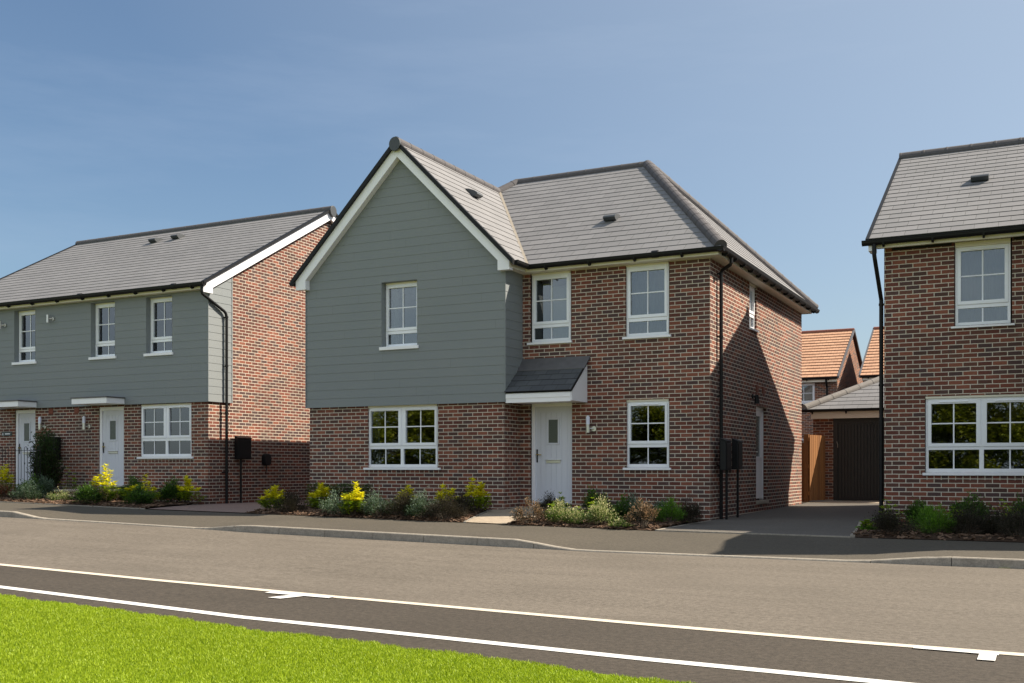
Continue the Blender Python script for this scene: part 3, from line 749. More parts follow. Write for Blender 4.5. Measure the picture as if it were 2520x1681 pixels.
    f = MB(); f.box(-.14, -.09, 3.45, 3.57, .49, 2.40); f.box(-.14, -.09, 4.14, 4.26, .49, 2.40); f.box(-.14, -.09, 3.57, 4.14, .49, 1.40); f.box(-.14, -.09, 3.57, 4.14, 2.28, 2.40)
    f.box(-.089, -.08, 3.57, 4.14, 1.34, 1.40)
    sdoor = f.build('door', M['white'], H, bevel=.003)
    f = MB(); f.box(-.125, -.115, 3.57, 4.14, 1.40, 2.28); f.build('door_glass', M['obscure'], sdoor)
    f = MB(); f.box(-.09, -.075, 3.50, 3.53, 1.38, 1.58); f.tube([(-.08, 3.515, 1.5), (-.03, 3.515, 1.5), (-.03, 3.62, 1.5)], .009, 8); f.build('door_handle', M['chrome'], sdoor)
    f = MB(); f.box(-.15, .03, 3.36, 4.41, .38, .455); f.build('door_step', M['stone_cap'], H, bevel=.005)
    # roof
    rb = MB(); e_ = 5.15; xl, xr, yf, yb_ = -8.93, .30, -.30, 8.25; ym = 3.975; zt = 8.10; sf = .69
    fl = Vector((0, 1, sf)).normalized(); c1 = 1 / math.sqrt(1 + sf * sf)
    shingles(rb, [(-3.61, yf, e_), (xr, yf, e_), (-2.65, ym, zt), (-5.98, ym, zt), (-6.27, 3.555, 7.81)], (xr, yf, e_), (1, 0, 0), fl, .255, .010)
    shingles(rb, [(xl, -.93, e_), (-6.27, -.93, 7.81), (-6.27, 3.555, 7.81), (-5.98, ym, zt), (xl, yb_, e_)], (xl, -.93, e_), (0, -1, 0), (1, 0, 1), .255, .010)
    shingles(rb, [(-3.61, -.93, e_), (-3.61, yf, e_), (-6.27, 3.555, 7.81), (-6.27, -.93, 7.81)], (-3.61, -.93, e_), (0, 1, 0), (-1, 0, 1), .255, .010)
    shingles(rb, [(xr, yf, e_), (xr, yb_, e_), (-2.65, ym, zt)], (xr, yf, e_), (0, 1, 0), (-1, 0, 1), .255, .010)
    shingles(rb, [(xr, yb_, e_), (xl, yb_, e_), (-5.98, ym, zt), (-2.65, ym, zt)], (xl, yb_, e_), (-1, 0, 0), (0, -1, sf), .255, .010)
    ro_ = rb.build('roof', M['slate'], H)
    ridge('ridge_tiles', (-6.27, -.95, 7.81), (-6.27, 3.50, 7.81), ro_, .105)
    ridge('ridge_tiles', (-5.98, ym, zt), (-2.65, ym, zt), ro_, .11)
    ridge('hip_tiles', (xr - .03, yf + .05, e_ + .05), (-2.65, ym, zt + .02), ro_, .115, .33)
    ridge('hip_tiles', (xr - .03, yb_ - .05, e_ + .05), (-2.65, ym, zt + .02), ro_, .12, .33)
    ridge('hip_tiles', (-6.27, 3.52, 7.80), (-5.98, ym, zt), ro_, .12)
    ridge('hip_tiles', (xl + .05, yb_ - .06, e_ + .05), (-5.98, ym, zt), ro_, .12, .33)
    v = MB()   # valley trough between gable wing and main roof
    p, q = Vector((-3.62, -.29, 5.185)), Vector((-6.25, 3.53, 7.825)); d = (q - p).normalized(); s_ = Vector((1, 0, 0)) * .035
    v.face([p - s_, p + s_, q + s_, q - s_]); v.face([p - s_ + Vector((0, 0, .02)), q - s_ + Vector((0, 0, .02)), q - s_, p - s_])
    v.build('valley_strip', M['stone_cap'], ro_)
    c = MB(); n = 18; cx_, cz_ = -6.27, 7.735
    prof = [(cx_ + .135 * math.cos(t), cz_ + (.14 if math.sin(t) > 0 else .15) * math.sin(t)) for t in [2 * math.pi * k / n for k in range(n)]]
    c.prism(prof, 'y', -.99, -.94); c.build('ridge_end_cap', M['cap'], ro_, recalc=True, bevel=.008)
    tile_vent('roof_vent', -5.44, .80, 6.98, ro_, (1, 0), 1.0); tile_vent('roof_vent', -2.45, 1.28, 6.24, ro_, (0, -1), sf)
    # barge boards
    bb = MB(); yo, yi = -.90, -.758; L_ = lambda x: 5.15 + (x + 8.93) - .03; dpt = .30
    left = [(-8.85, 4.965), (-8.59, 4.965), (-8.59, L_(-8.59) - dpt), (-6.27, L_(-6.27) - dpt), (-6.27, L_(-6.27)), (-8.85, L_(-8.85))]
    bb.prism(left, 'y', yo, yi); bb.prism([(-12.54 - x, z + .015) for x, z in left][::-1], 'y', yo, yi)
    bo = bb.build('bargeboard', M['white'], H, recalc=True)
    vb = MB(); t0, t1 = -.075, .035
    A = [(-8.95, 5.13 + t0), (-6.27, 7.81 + t0), (-6.27, 7.81 + t1), (-8.95, 5.13 + t1)]
    vb.prism(A, 'y', -.965, -.88); vb.prism([(-12.54 - x, z) for x, z in A][::-1], 'y', -.965, -.88)
    vb.build('verge_trim', M['black'], ro_, recalc=True)
    # fascia and soffit, proud of each other
    fb = MB()
    fb.box(-3.70, .22, -.22, -.20, 5.028, 5.135); fb.box(.20, .22, -.199, 8.12, 5.028, 5.135); fb.box(-3.70, -3.68, -.90, -.221, 5.028, 5.135)
    fb.cut(); fb.box(-8.85, -8.83, -.88, 8.12, 5.028, 5.135); fb.cut(); fb.box(-8.829, .199, 8.10, 8.12, 5.028, 5.135)
    fb.parts('fascia', M['cream'], H)
    sb = MB(); sb.box(-3.86, .199, -.199, -.002, 5.031, 5.045); sb.box(.002, .199, .0, 8.0, 5.031, 5.045); sb.box(-3.85, -3.701, -.755, -.2, 5.031, 5.045); sb.cut(); sb.box(-8.83, -8.69, -.755, 8.1, 5.031, 5.045)
    sb.parts('soffit', M['cream'], H)
    vs = MB(); vs.box(-3.85, .0, -.012, -.001, 5.0, 5.03); vs.box(.001, .012, 0, 7.95, 5.0, 5.03)
    vs.v = [p for p in vs.v]
    gutter('gutter', (-3.56, -.29, 5.13), (.345, -.29, 5.13), H, (0, -1, 0))
    gutter('gutter', (.285, -.345, 5.13), (.285, 8.42, 5.13), H, (1, 0, 0), space=.62)
    gutter('gutter', (-3.60, -.86, 5.135), (-3.60, -.235, 5.135), H, (1, 0, 0), brk=False)
    gutter('gutter', (-8.92, -.96, 5.12), (-8.92, 8.3, 5.12), H, (-1, 0, 0))
    p = MB(); p.tube([(.285, .40, 5.09), (.285, .40, 4.97), (.27, .405, 4.945), (.09, .475, 4.865), (.07, .482, 4.83), (.07, .482, .16)], .034, 12)
    for z in (4.80, 3.62, 2.5, 1.2): p.tube([(.07, .482, z - .02), (.07, .482, z + .02)], .042, 12); p.box(0, .06, .44, .475, z - .012, z + .012)
    p.build('downpipe', M['black'], H, smooth=False)
    # porch canopy
    pr = MB(); shingles(pr, [(-3.855, -.80, 2.625), (-2.44, -.80, 2.625), (-2.44, 0, 3.245), (-3.855, 0, 3.245)], (-3.855, -.80, 2.625), (1, 0, 0), (0, .80, .62), .19, .010)
    po = pr.build('porch_roof', M['slate_dark'], H)
    f = MB(); f.box(-3.85, -2.47, -.755, -.735, 2.415, 2.598); f.box(-3.85, -2.47, -.765, -.756, 2.50, 2.58); f.box(-3.85, -2.47, -.734, -.004, 2.43, 2.445); f.build('porch_fascia', M['white'], po, bevel=.003)
    f = MB(); f.prism([(-.74, 2.43), (-.002, 2.43), (-.002, 3.17), (-.74, 2.595)], 'x', -2.469, -2.45); f.build('porch_cheek', M['white'], po, recalc=True)
    f = MB(); f.prism([(-.80, 2.60), (-.0, 3.22), (-.0, 3.262), (-.80, 2.642)], 'x', -2.445, -2.425); f.build('verge_trim', M['black'], po, recalc=True)
    f = MB(); f.face([(-3.86, -.002, 3.33), (-3.86, -.24, 3.085), (-2.405, -.24, 3.085), (-2.385, -.002, 3.33)][::-1]); f.box(-3.86, -2.385, -.006, 0.001, 3.25, 3.335)
    f.face([(-3.86, -.24, 3.085), (-3.86, -.24, 3.07), (-2.405, -.24, 3.07), (-2.405, -.24, 3.085)]); f.build('lead_flashing', M['lead'], po)
    wall_lamp(H, -2.40, 0, 2.17)
    # side wall fittings
    s = MB(); s.tube([(0, 3.05, 2.66), (.03, 3.05, 2.66)], .05, 12); s.tube([(.03, 3.05, 2.66), (.10, 3.02, 2.62)], .015, 8); s.tube([(.10, 3.02, 2.68), (.11, 3.02, 2.50)], [.04, .055], 12); s.build('wall_lamp', M['black'], H)
    for y in (3.36, 3.90):
        s = MB(); s.box(-.001, .012, y, y + .2, 2.77, 2.92)
        for k in range(4): s.box(.0125, .02, y + .01, y + .19, 2.785 + k * .033, 2.80 + k * .033)
        s.build('air_vent', M['terravent'], H)
    return H
build_main()

# ------------------------------------------------------------------ semi-detached pair (left)
def build_left():
    H = thing('semi_detached_houses', (-16, -.37, .3), 'pair of semi-detached houses with grey clad upper storey and two pale front doors, far left', 'house', 'houses along the front of the street')
    Y = -.37; XR = -11.82; XL = -21.2; wb = MB()
    wall(wb, 'y', Y, XL, XR, .1, 2.69, [(-13.975, -12.34, 1.415, 2.68), (-15.39, -14.53, .62, 2.66), (-18.46, -17.68, .62, 2.66), (-20.9, -19.45, 1.415, 2.68)], .035)
    yr, yb_ = 4.15, 8.67; sl = .56; zr_ = lambda y: (5.42 + (y + .67) * sl if y < yr else 5.42 + (8.97 - y) * sl) - .13
    for X, iw in ((XR, -1), (XL, 1)):
        wall(wb, 'x', X, Y, yb_, .1, 5.2, (), 0, iw)
        wb.face([(X, Y, 5.2), (X, yb_, 5.2), (X, yb_, zr_(yb_)), (X, yr, zr_(yr)), (X, Y, zr_(Y))])
    wall(wb, 'y', yb_, XL, XR, .1, 5.3)
    wb.build('wall', M['brick'], H)
    hb = MB(); hb.box(-14.04, -12.27, Y - .003, Y + .02, 1.30, 1.373); hb.build('sill_course', M['brick_head'], H)
    cb = MB(); G = .179; z0 = 2.695; yc = -.42; zt = 5.28; ops = [(-20.3, -19.45), (-18.407, -17.608), (-15.593, -14.771), (-13.727, -12.893)]
    F = dict(o=(0, yc, z0), e=(1, 0, 0), sl=(0, 0, 1), gauge=G, lift=.006); c, d = 3.86, 5.235
    segs = []; x = XL - .05
    for a, b in ops: segs.append((x, a)); x = b
    segs.append((x, -11.77))
    shingles(cb, [(XL - .05, yc, z0), (-11.77, yc, z0), (-11.77, yc, c), (XL - .05, yc, c)], **F)
    shingles(cb, [(XL - .05, yc, d), (-11.77, yc, d), (-11.77, yc, zt), (XL - .05, yc, zt)], **F)
    for a, b in segs: shingles(cb, [(a, yc, c), (b, yc, c), (b, yc, d), (a, yc, d)], **F)
    for a, b in ops:
        y2 = -.27
        cb.face([(a, yc - .008, c), (a, y2, c), (a, y2, d), (a, yc - .008, d)]); cb.face([(b, yc - .008, c), (b, yc - .008, d), (b, y2, d), (b, y2, c)])
        cb.face([(a, yc - .008, d), (a, y2, d), (b, y2, d), (b, yc - .008, d)])
    X = -11.77
    shingles(cb, [(X, yc, z0), (X, .37, z0), (X, .37, 5.9), (X, yc, 5.46)], (X, 0, z0), (0, 1, 0), (0, 0, 1), G, .006)
    cb.face([(X, .37, z0), (XR, .37, z0), (XR, .37, 5.9), (X, .37, 5.9)])
    cb.box(XL - .05, X, yc + .001, Y, z0 - .004, z0 + .012); cb.box(XR, X, Y, .37, z0 - .004, z0 + .012)
    cb.build('cladding', M['clad'], H)
    tr = MB(); tr.box(X - .012, X + .016, yc - .018, yc - .0095, z0 - .006, 5.25); tr.box(XL, X + .016, yc - .0185, yc - .008, z0 - .008, z0 + .006)
    tr.box(X + .0005, X + .014, .355, .38, z0 - .006, 5.75)
    tr.build('corner_trim', M['clad'], H)
    up = dict(lowz=(3.957, 4.168), upz=(4.29, 5.12))
    for (x0, x1, a, b) in ((-20.31, -19.46, -20.22, -19.54), (-18.42, -17.56, -18.33, -17.65), (-15.60, -14.72, -15.505, -14.815), (-13.735, -12.865, -13.64, -12.955)):
        window(H, x0, x1, 3.89, 5.20, -.285, [(a, b)], sill=(x0 - .05, x1 + .045 - (.03 if x1 > -13 else .045), -.46, 3.825), head=(5.20, 5.234, -.29), curtain=[(a - .08, a + .22, .10, 3.8, 5.2)], **up)
    window(H, -13.985, -12.345, 1.415, 2.64, -.34, [(-13.905, -13.235), (-13.07, -12.42)], lowz=(1.484, 1.797), upz=(1.923, 2.575), sill=(-14.05, -12.265, -.42, 1.372), head=(2.64, 2.675, -.35), curtain=[(-13.9, -13.5, .15, 1.3, 2.6), (-12.75, -12.4, .15, 1.3, 2.6)])
    window(H, -20.91, -19.45, 1.415, 2.64, -.34, [(-20.82, -20.25), (-20.10, -19.53)], lowz=(1.484, 1.797), upz=(1.923, 2.575), sill=(-20.97, -19.39, -.42, 1.372), head=(2.64, 2.675, -.35))
    front_door(H, -15.385, -14.535, .64, 2.655, -.345); front_door(H, -18.45, -17.69, .64, 2.655, -.345)
    # flat canopies
    for (a, b) in ((-15.63, -14.44), (-18.75, -17.555)):
        c = MB(); c.box(a, b, -.98, -.43, 2.70, 2.835); co = c.build('door_canopy', M['white'], H, bevel=.004)
        c = MB(); c.box(a - .02, b + .02, -1.0, -.43, 2.836, 2.865); c.build('canopy_roof', M['lead'], co)
    wall_lamp(H, -15.80, Y, 2.44); wall_lamp(H, -17.40, Y, 2.46)
    steel_lamp(H, -17.03, -.43, 5.03); steel_lamp(H, -18.84, -.43, 4.98)
    for x in (-17.09, -16.16):
        s = MB(); s.box(x - .08, x + .08, Y - .012, Y + .001, 2.53, 2.665)
        for k in range(3): s.box(x - .07, x + .07, Y - .02, Y - .0125, 2.545 + k * .04, 2.56 + k * .04)
        s.build('air_vent', M['terravent'], H)
    s = MB(); s.box(-18.95, -18.56, Y - .02, Y - .001, 1.985, 2.10); so = s.build('house_sign', M['sign'], H, bevel=.004)
    s = MB(); s.box(-18.905, -18.885, Y - .0235, Y - .0205, 2.02, 2.065); s.box(-18.915, -18.875, Y - .0235, Y - .0205, 2.012, 2.019); s.box(-18.81, -18.62, Y - .0235, Y - .0205, 2.03, 2.055)
    s.build('sign_lettering', M['white'], so)
    # roof
    rb = MB(); xl, xr = XL - .18, -11.66; f = (0, 1, sl)
    shingles(rb, [(xl, -.67, 5.42), (xr, -.67, 5.42), (xr, yr, 5.42 + 4.82 * sl), (xl, yr, 5.42 + 4.82 * sl)], (xl, -.67, 5.42), (1, 0, 0), f, .255, .010)
    shingles(rb, [(xr, 8.97, 5.42), (xl, 8.97, 5.42), (xl, yr, 5.42 + 4.82 * sl), (xr, yr, 5.42 + 4.82 * sl)], (xr, 8.97, 5.42), (-1, 0, 0), (0, -1, sl), .255, .010)
    ro_ = rb.build('roof', M['slate'], H); zt = 5.42 + 4.82 * sl
    ridge('ridge_tiles', (xl, yr, zt), (xr, yr, zt), ro_, .12)
    c = MB(); n = 18; c.prism([(yr + .14 * math.cos(t), zt - .06 + .15 * math.sin(t)) for t in [2 * math.pi * k / n for k in range(n)]], 'x', xr, xr + .05)
    c.build('ridge_end_cap', M['cap'], ro_, recalc=True, bevel=.008)
    tile_vent('roof_vent', -17.14, 3.195, 7.58, ro_, (0, -1), sl); tile_vent('roof_vent', -16.36, 3.27, 7.62, ro_, (0, -1), sl)
    Z = lambda y: 5.42 + (y + .67) * sl - .03
    bb = MB(); dp = .24
    P = [(-.66, 5.19), (-.36, 5.19), (-.36, Z(-.36) - dp), (yr, Z(yr) - dp), (yr, Z(yr)), (-.66, Z(-.66))]
    for (a, b) in ((-11.765, -11.69), (XL - .15, XL - .05)):
        bb.prism(P, 'x', a, b); bb.prism([(2 * yr - y, z) for y, z in P][::-1], 'x', a, b); bb.cut()
    bb.parts('bargeboard', M['white'], H, recalc=True)
    vb = MB(); A = [(-.69, 5.37), (yr, zt - .035), (yr, zt + .03), (-.69, 5.435)]
    for (a, b) in ((xr - .08, xr + .02), (xl - .02, xl + .08)):
        vb.prism(A, 'x', a, b); vb.prism([(2 * yr - y, z) for y, z in A][::-1], 'x', a, b); vb.cut()
    vb.parts('verge_trim', M['black'], ro_, recalc=True)
    fb = MB(); fb.box(XL - .05, -11.77, -.59, -.57, 5.28, 5.40); fb.box(XL - .05, -11.77, -.569, -.43, 5.281, 5.295); fb.build('fascia', M['cream'], H)
    gutter('gutter', (XL - .2, -.66, 5.385), (-11.66, -.66, 5.385), H, (0, -1, 0), space=.90)
    p = MB(); p.tube([(-11.74, -.665, 5.36), (-11.74, -.665, 5.20), (-11.735, -.65, 5.15), (-11.705, .04, 4.83), (-11.70, .085, 4.78), (-11.70, .11, 4.7), (-11.70, .11, .29)], .034, 12)
    for z in (4.70, 3.55, 2.45, 1.05): p.tube([(-11.70, .11, z - .02), (-11.70, .11, z + .02)], .042, 12); p.box(-11.82, -11.73, .07, .10, z - .012, z + .012)
    p.build('downpipe', M['black'], H)
build_left()

# ------------------------------------------------------------------ right hand house
def build_right():
    H = thing('corner_house', (6, .21, .1), 'brick house with slate roof cut off by the right edge of the photo', 'house', 'houses along the front of the street')
    Y = .21; X0 = 3.02; X1 = 10.66; XW = 5.94; wb = MB(); YW = -1.15
    wall(wb, 'y', Y, X0, XW, 0, 4.94, [(4.14, 5.018, 3.54, 4.94), (3.678, 5.40, 1.075, 2.37)], .055)
    yr, yb_ = 4.35, 8.3; sl = .575; Zr = lambda y: (5.07 + (y + .10) * sl if y < yr else 5.07 + (8.8 - y) * sl) - .12
    for X, iw in ((X0, 1), (X1, -1)):
        wall(wb, 'x', X, Y, yb_, 0, 4.95, (), 0, iw)
        wb.face([(X, Y, 4.95), (X, yb_, 4.95), (X, yb_, Zr(yb_)), (X, yr, Zr(yr)), (X, Y, Zr(Y))])
    wall(wb, 'y', yb_, X0, X1, 0, 5.1)
    wall(wb, 'y', YW, XW, X1, 0, 2.36, [(7.4, 9.1, 1.075, 2.355)], .05); wall(wb, 'x', XW, YW, Y, 0, 5.0, (), 0, 1); wall(wb, 'x', X1, YW, Y, 0, 5.0, (), 0, -1)
    wb.build('wall', M['brick'], H)
    hb = MB(); hb.box(3.65, 5.44, Y - .003, Y + .02, .955, 1.027); hb.build('sill_course', M['brick_head'], H)
    cb = MB(); F = dict(o=(0, YW - .05, 2.357), e=(1, 0, 0), sl=(0, 0, 1), gauge=.179, lift=.006)
    shingles(cb, [(XW - .05, YW - .05, 2.357), (X1 + .05, YW - .05, 2.357), (X1 + .05, YW - .05, 5.1), (8.3, YW - .05, 7.5), (XW - .05, YW - .05, 5.1)], **F)
    cb.box(XW - .05, X1 + .05, YW - .049, YW, 2.353, 5.0); cb.build('cladding', M['clad'], H)
    window(H, 4.152, 4.995, 3.53, 4.86, .26, [(4.24, 4.906)], lowz=(3.575 + .02, 3.829), upz=(3.951, 4.789), sill=(4.09, 5.06, .165, 3.495), head=(4.86, 4.939, .23), curtain=[(4.18, 4.97, .3, 3.4, 4.9)])
    window(H, 3.687, 5.425, 1.075, 2.335, .255, [(3.777, 4.477), (4.638, 5.338)], lowz=(1.144, 1.462), upz=(1.573, 2.24), sill=(3.645, 5.47, .165, 1.03), head=(2.335, 2.369, .22))
    window(H, 7.41, 9.09, 1.075, 2.335, -1.1, [(7.5, 8.17), (8.33, 9.0)], lowz=(1.144, 1.462), upz=(1.573, 2.24), sill=(7.35, 9.15, -1.2, 1.03))
    rb = MB(); xl, xr = 2.77, X1 + .25; zt = 5.07 + 4.45 * sl
    shingles(rb, [(xl, -.10, 5.07), (xr, -.10, 5.07), (xr, yr, zt), (xl, yr, zt)], (xl, -.10, 5.07), (1, 0, 0), (0, 1, sl), .255, .010, .11)
    shingles(rb, [(xr, 8.8, 5.07), (xl, 8.8, 5.07), (xl, yr, zt), (xr, yr, zt)], (xr, 8.8, 5.07), (-1, 0, 0), (0, -1, sl), .255, .010)
    yv = YW - .25; zw = 5.07 + 2.66
    shingles(rb, [(XW - .3, yv, 5.07), (8.3, yv, zw), (8.3, yr, zw), (XW - .3, yr - .3, 5.07)], (XW - .3, yv, 5.07), (0, -1, 0), (1, 0, 1), .255, .010)
    shingles(rb, [(X1 + .3, yv, 5.07), (X1 + .3, yr, 5.07), (8.3, yr, zw), (8.3, yv, zw)], (X1 + .3, yv, 5.07), (0, 1, 0), (-1, 0, 1), .255, .010)
    ro_ = rb.build('roof', M['slate'], H)
    ridge('ridge_tiles', (xl, yr, zt), (xr, yr, zt), ro_, .125); ridge('ridge_tiles', (8.3, yv, zw), (8.3, yr, zw), ro_, .12)
    tile_vent('roof_vent', 4.42, 2.30, 6.44, ro_, (0, -1), sl, .30, .20)
    bb = MB(); Z = lambda y: 5.07 + (y + .10) * sl - .03
    P = [(-.07, 4.87), (.20, 4.87), (.20, Z(.2) - .22), (yr, Z(yr) - .22), (yr, Z(yr)), (-.07, Z(-.07))]
    bb.prism(P, 'x', 2.80, 2.90); bb.prism([(2 * yr - y, z) for y, z in P][::-1], 'x', 2.80, 2.90); bb.cut()
    bb.prism([(x, z) for x, z in ((5.68, 4.9), (5.95, 4.9), (5.95, 5.02), (8.3, 7.37), (8.3, 7.69), (5.68, 5.07))], 'y', YW - .2, YW - .06)
    bb.prism([(16.6 - x, z) for x, z in ((5.68, 4.9), (5.95, 4.9), (5.95, 5.02), (8.3, 7.37), (8.3, 7.69), (5.68, 5.07))][::-1], 'y', YW - .2, YW - .06)
    bb.parts('bargeboard', M['white'], H, recalc=True)
    vb = MB(); A = [(-.12, 5.02), (yr, zt - .035), (yr, zt + .02), (-.12, 5.075)]
    vb.prism(A, 'x', xl - .012, xl + .05); vb.prism([(2 * yr - y, z) for y, z in A][::-1], 'x', xl - .012, xl + .05)
    vb.build('verge_trim', M['black'], ro_, recalc=True)
    fb = MB(); fb.box(2.91, XW, -.01, .01, 4.915, 5.02); fb.box(2.91, XW, .011, .205, 4.943, 4.955); fb.build('fascia', M['cream'], H)
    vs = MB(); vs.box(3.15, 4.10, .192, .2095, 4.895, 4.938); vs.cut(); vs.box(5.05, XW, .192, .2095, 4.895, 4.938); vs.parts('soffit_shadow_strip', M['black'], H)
    gutter('gutter', (2.70, -.09, 5.02), (XW - .3, -.09, 5.02), H, (0, -1, 0), space=.78)
    p = MB(); p.tube([(2.90, -.10, 4.98), (2.90, -.10, 4.80), (2.905, -.08, 4.74), (2.95, .30, 4.14), (2.955, .34, 4.08), (2.955, .34, .18)], .036, 12)
    for z in (4.0, 2.6, 1.2): p.tube([(2.955, .34, z - .02), (2.955, .34, z + .02)], .044, 12); p.box(2.98, 3.021, .32, .35, z - .012, z + .012)
    p.build('downpipe', M['black'], H)
build_right()

# ------------------------------------------------------------------ garage
def build_garage():
    H = thing('garage', (1.5, 10.3, .25), 'small brick garage with black ribbed door at the end of the driveway', 'garage')
    Y = 10.3; x0, x1 = -.18, 3.3; wb = MB()
    wall(wb, 'y', Y, x0, x1, .15, 2.5, [(.345, 2.77, .15, 2.49)], .08); wall(wb, 'x', x0, Y, 16.3, .15, 2.6); wall(wb, 'x', x1, Y, 16.3, .15, 2.6, (), 0, -1); wall(wb, 'y', 16.3, x0, x1, .15, 2.6)
    wb.build('wall', M['brick_red'], H)
    d = MB(); yd = Y + .05; d.box(.345, .46, yd - .03, yd + .06, .27, 2.49); d.box(2.655, 2.77, yd - .03, yd + .06, .27, 2.49); d.box(.46, 2.655, yd - .03, yd + .06, 2.37, 2.49)
    d.build('door_frame', M['garage_door'], H)
    d = MB(); d.box(.46, 2.655, yd + .012, yd + .05, .28, 2.37); n = 26; s = (2.655 - .46 - .04) / n
    d.box(.46, 2.655, yd, yd + .011, 2.31, 2.37); d.box(.46, 2.655, yd, yd + .011, .28, .33)
    for k in range(n): d.box(.48 + k * s + .016, .48 + (k + 1) * s - .012, yd - .012, yd + .011, .335, 2.305)
    do = d.build('garage_door', M['garage_door'], H)
    h = MB(); h.box(2.42, 2.45, yd - .03, yd - .001, .83, .96); h.box(2.40, 2.47, yd - .045, yd - .031, .83, .855); h.build('door_handle', M['chrome'], do)
    h = MB(); h.tube([(.44, yd - .045, 1.86), (.465, yd - .04, 1.78), (.46, yd - .035, 1.70)], .010, 8); h.build('latch_cord', M['chrome'], do)
    f = MB(); f.box(-.20, 3.5, Y - .21, Y - .19, 2.475, 2.66); f.box(-.20, 3.5, Y - .189, Y - .001, 2.49, 2.505); f.build('fascia', M['cream'], H)
    rb = MB(); e = 2.72; a, b, y0, y1 = -.42, 3.54, 9.98, 16.5; mid = (a + b) / 2; r = mid - a; sl = .5; zt = e + r * sl
    shingles(rb, [(a, y0, e), (b, y0, e), (mid, y0 + r, zt)], (a, y0, e), (1, 0, 0), (0, 1, sl), .255, .010)
    shingles(rb, [(a, y0, e), (mid, y0 + r, zt), (mid, y1, zt), (a, y1, e)], (a, y0, e), (0, -1, 0), (1, 0, sl), .255, .010)
    shingles(rb, [(b, y0, e), (b, y1, e), (mid, y1, zt), (mid, y0 + r, zt)], (b, y0, e), (0, 1, 0), (-1, 0, sl), .255, .010)
    ro_ = rb.build('roof', M['slate'], H)
    ridge('hip_tiles', (a + .06, y0 + .06, e + .06), (mid, y0 + r, zt), ro_, .12, .45, M['hip_pale']); ridge('hip_tiles', (b - .06, y0 + .06, e + .06), (mid, y0 + r, zt), ro_, .12, .45, M['hip_pale'])
    ridge('ridge_tiles', (mid, y0 + r, zt), (mid, y1, zt), ro_, .12)
    gutter('gutter', (-.50, 9.99, 2.70), (3.6, 9.99, 2.70), H, (0, -1, 0), .05, space=.88)
build_garage()

# ------------------------------------------------------------------ terracotta roofed houses behind
def back_house(loc, label, x0, x1, yf, zo=0., windows=True):
    H = thing('terracotta_roof_house', loc, label, 'house', 'houses behind with terracotta roofs')
    wb = MB(); y0 = yf + .33; yb_ = yf + 7.7; yr = yf + 4; sl = .61; e = 5.0 + zo
    Z = lambda y: (e + (y - yf) * sl if y < yr else e + (2 * yr - yf - y) * sl) - .1
    ops = [(x1 - 1.9, x1 - .94, 3.62 + zo, 4.80 + zo), (x1 - 2.4, x1 - 1.33, 1.15 + zo, 2.44 + zo)] if windows else []
    wall(wb, 'y', y0, x0, x1, -.3, 4.86 + zo, ops, .07)
    for X, iw in ((x0, 1), (x1, -1)):
        wall(wb, 'x', X, y0, yb_, -.3, 4.9 + zo, (), 0, iw); wb.face([(X, y0, 4.9 + zo), (X, yb_, 4.9 + zo), (X, yb_, Z(yb_)), (X, yr, Z(yr)), (X, y0, Z(y0))])
    wall(wb, 'y', yb_, x0, x1, -.3, 4.9 + zo)
    wb.build('wall', M['brick_red'], H)
    if windows:
        o = ops[0]; window(H, o[0], o[1], o[2], o[3], y0 + .06, [(o[0] + .1, o[1] - .1)], lowz=(o[2] + .06, o[2] + .3), upz=(o[2] + .42, o[3] - .1), sill=(o[0] - .04, o[1] + .04, y0 - .04, o[2] - .04), head=(o[3], o[3] + .055, y0 + .03))
        o = ops[1]; window(H, o[0], o[1], o[2], o[3], y0 + .06, [(o[0] + .1, o[1] - .1)], lowz=(o[2] + .06, o[2] + .36), upz=(o[2] + .48, o[3] - .1), sill=(o[0] - .04, o[1] + .04, y0 - .04, o[2] - .04))
    rb = MB(); xl, xr = x0 - .12, x1 + .1; zt = e + 4 * sl
    shingles(rb, [(xl, yf, e), (xr, yf, e), (xr, yr, zt), (xl, yr, zt)], (xl, yf, e), (1, 0, 0), (0, 1, sl), .285, .032)
    shingles(rb, [(xr, 2 * yr - yf, e), (xl, 2 * yr - yf, e), (xl, yr, zt), (xr, yr, zt)], (xr, 2 * yr - yf, e), (-1, 0, 0), (0, -1, sl), .285, .032)
    ro_ = rb.build('roof', M['terracotta'], H); ridge('ridge_tiles', (xl, yr, zt), (xr, yr, zt), ro_, .11, .45, M['terravent'])
    vb = MB(); A = [(yf - .02, e - .06), (yr, zt - .06), (yr, zt + .04), (yf - .02, e + .04)]
    for a, b in ((xr - .04, xr + .03), (xl - .03, xl + .04)):
        vb.prism(A, 'x', a, b); vb.prism([(2 * yr - y, z) for y, z in A][::-1], 'x', a, b); vb.cut()
    vb.parts('verge_trim', M['lead'], ro_, recalc=True)
    f = MB(); f.box(x0, x1, yf + .12, yf + .14, e - .19, e - .02); f.build('fascia', M['cream'], H)
    gutter('gutter', (xl, yf + .05, e - .03), (xr, yf + .05, e - .03), H, (0, -1, 0), .06, space=.9)
    p = MB(); px = x1 - .42 if windows else x0 + .6; p.tube([(px, yf + .06, e - .06), (px, yf + .10, e - .25), (px, y0 - .05, e - .4), (px, y0 - .05, 0)], .04, 10); p.build('downpipe', M['black'], H)
back_house((-7, 27.3, 0), 'distant brick house with terracotta roof, its gable end seen just right of the central house', -13, -2.55, 27)
back_house((3, 27.3, 0), 'distant house with terracotta roof half hidden behind the right hand house', -1.48, 8, 27, 0, False)
back_house((-3, 56, 0), 'farthest terracotta roof peeping between the two distant gables', -7.2, 3, 52, .55, False)

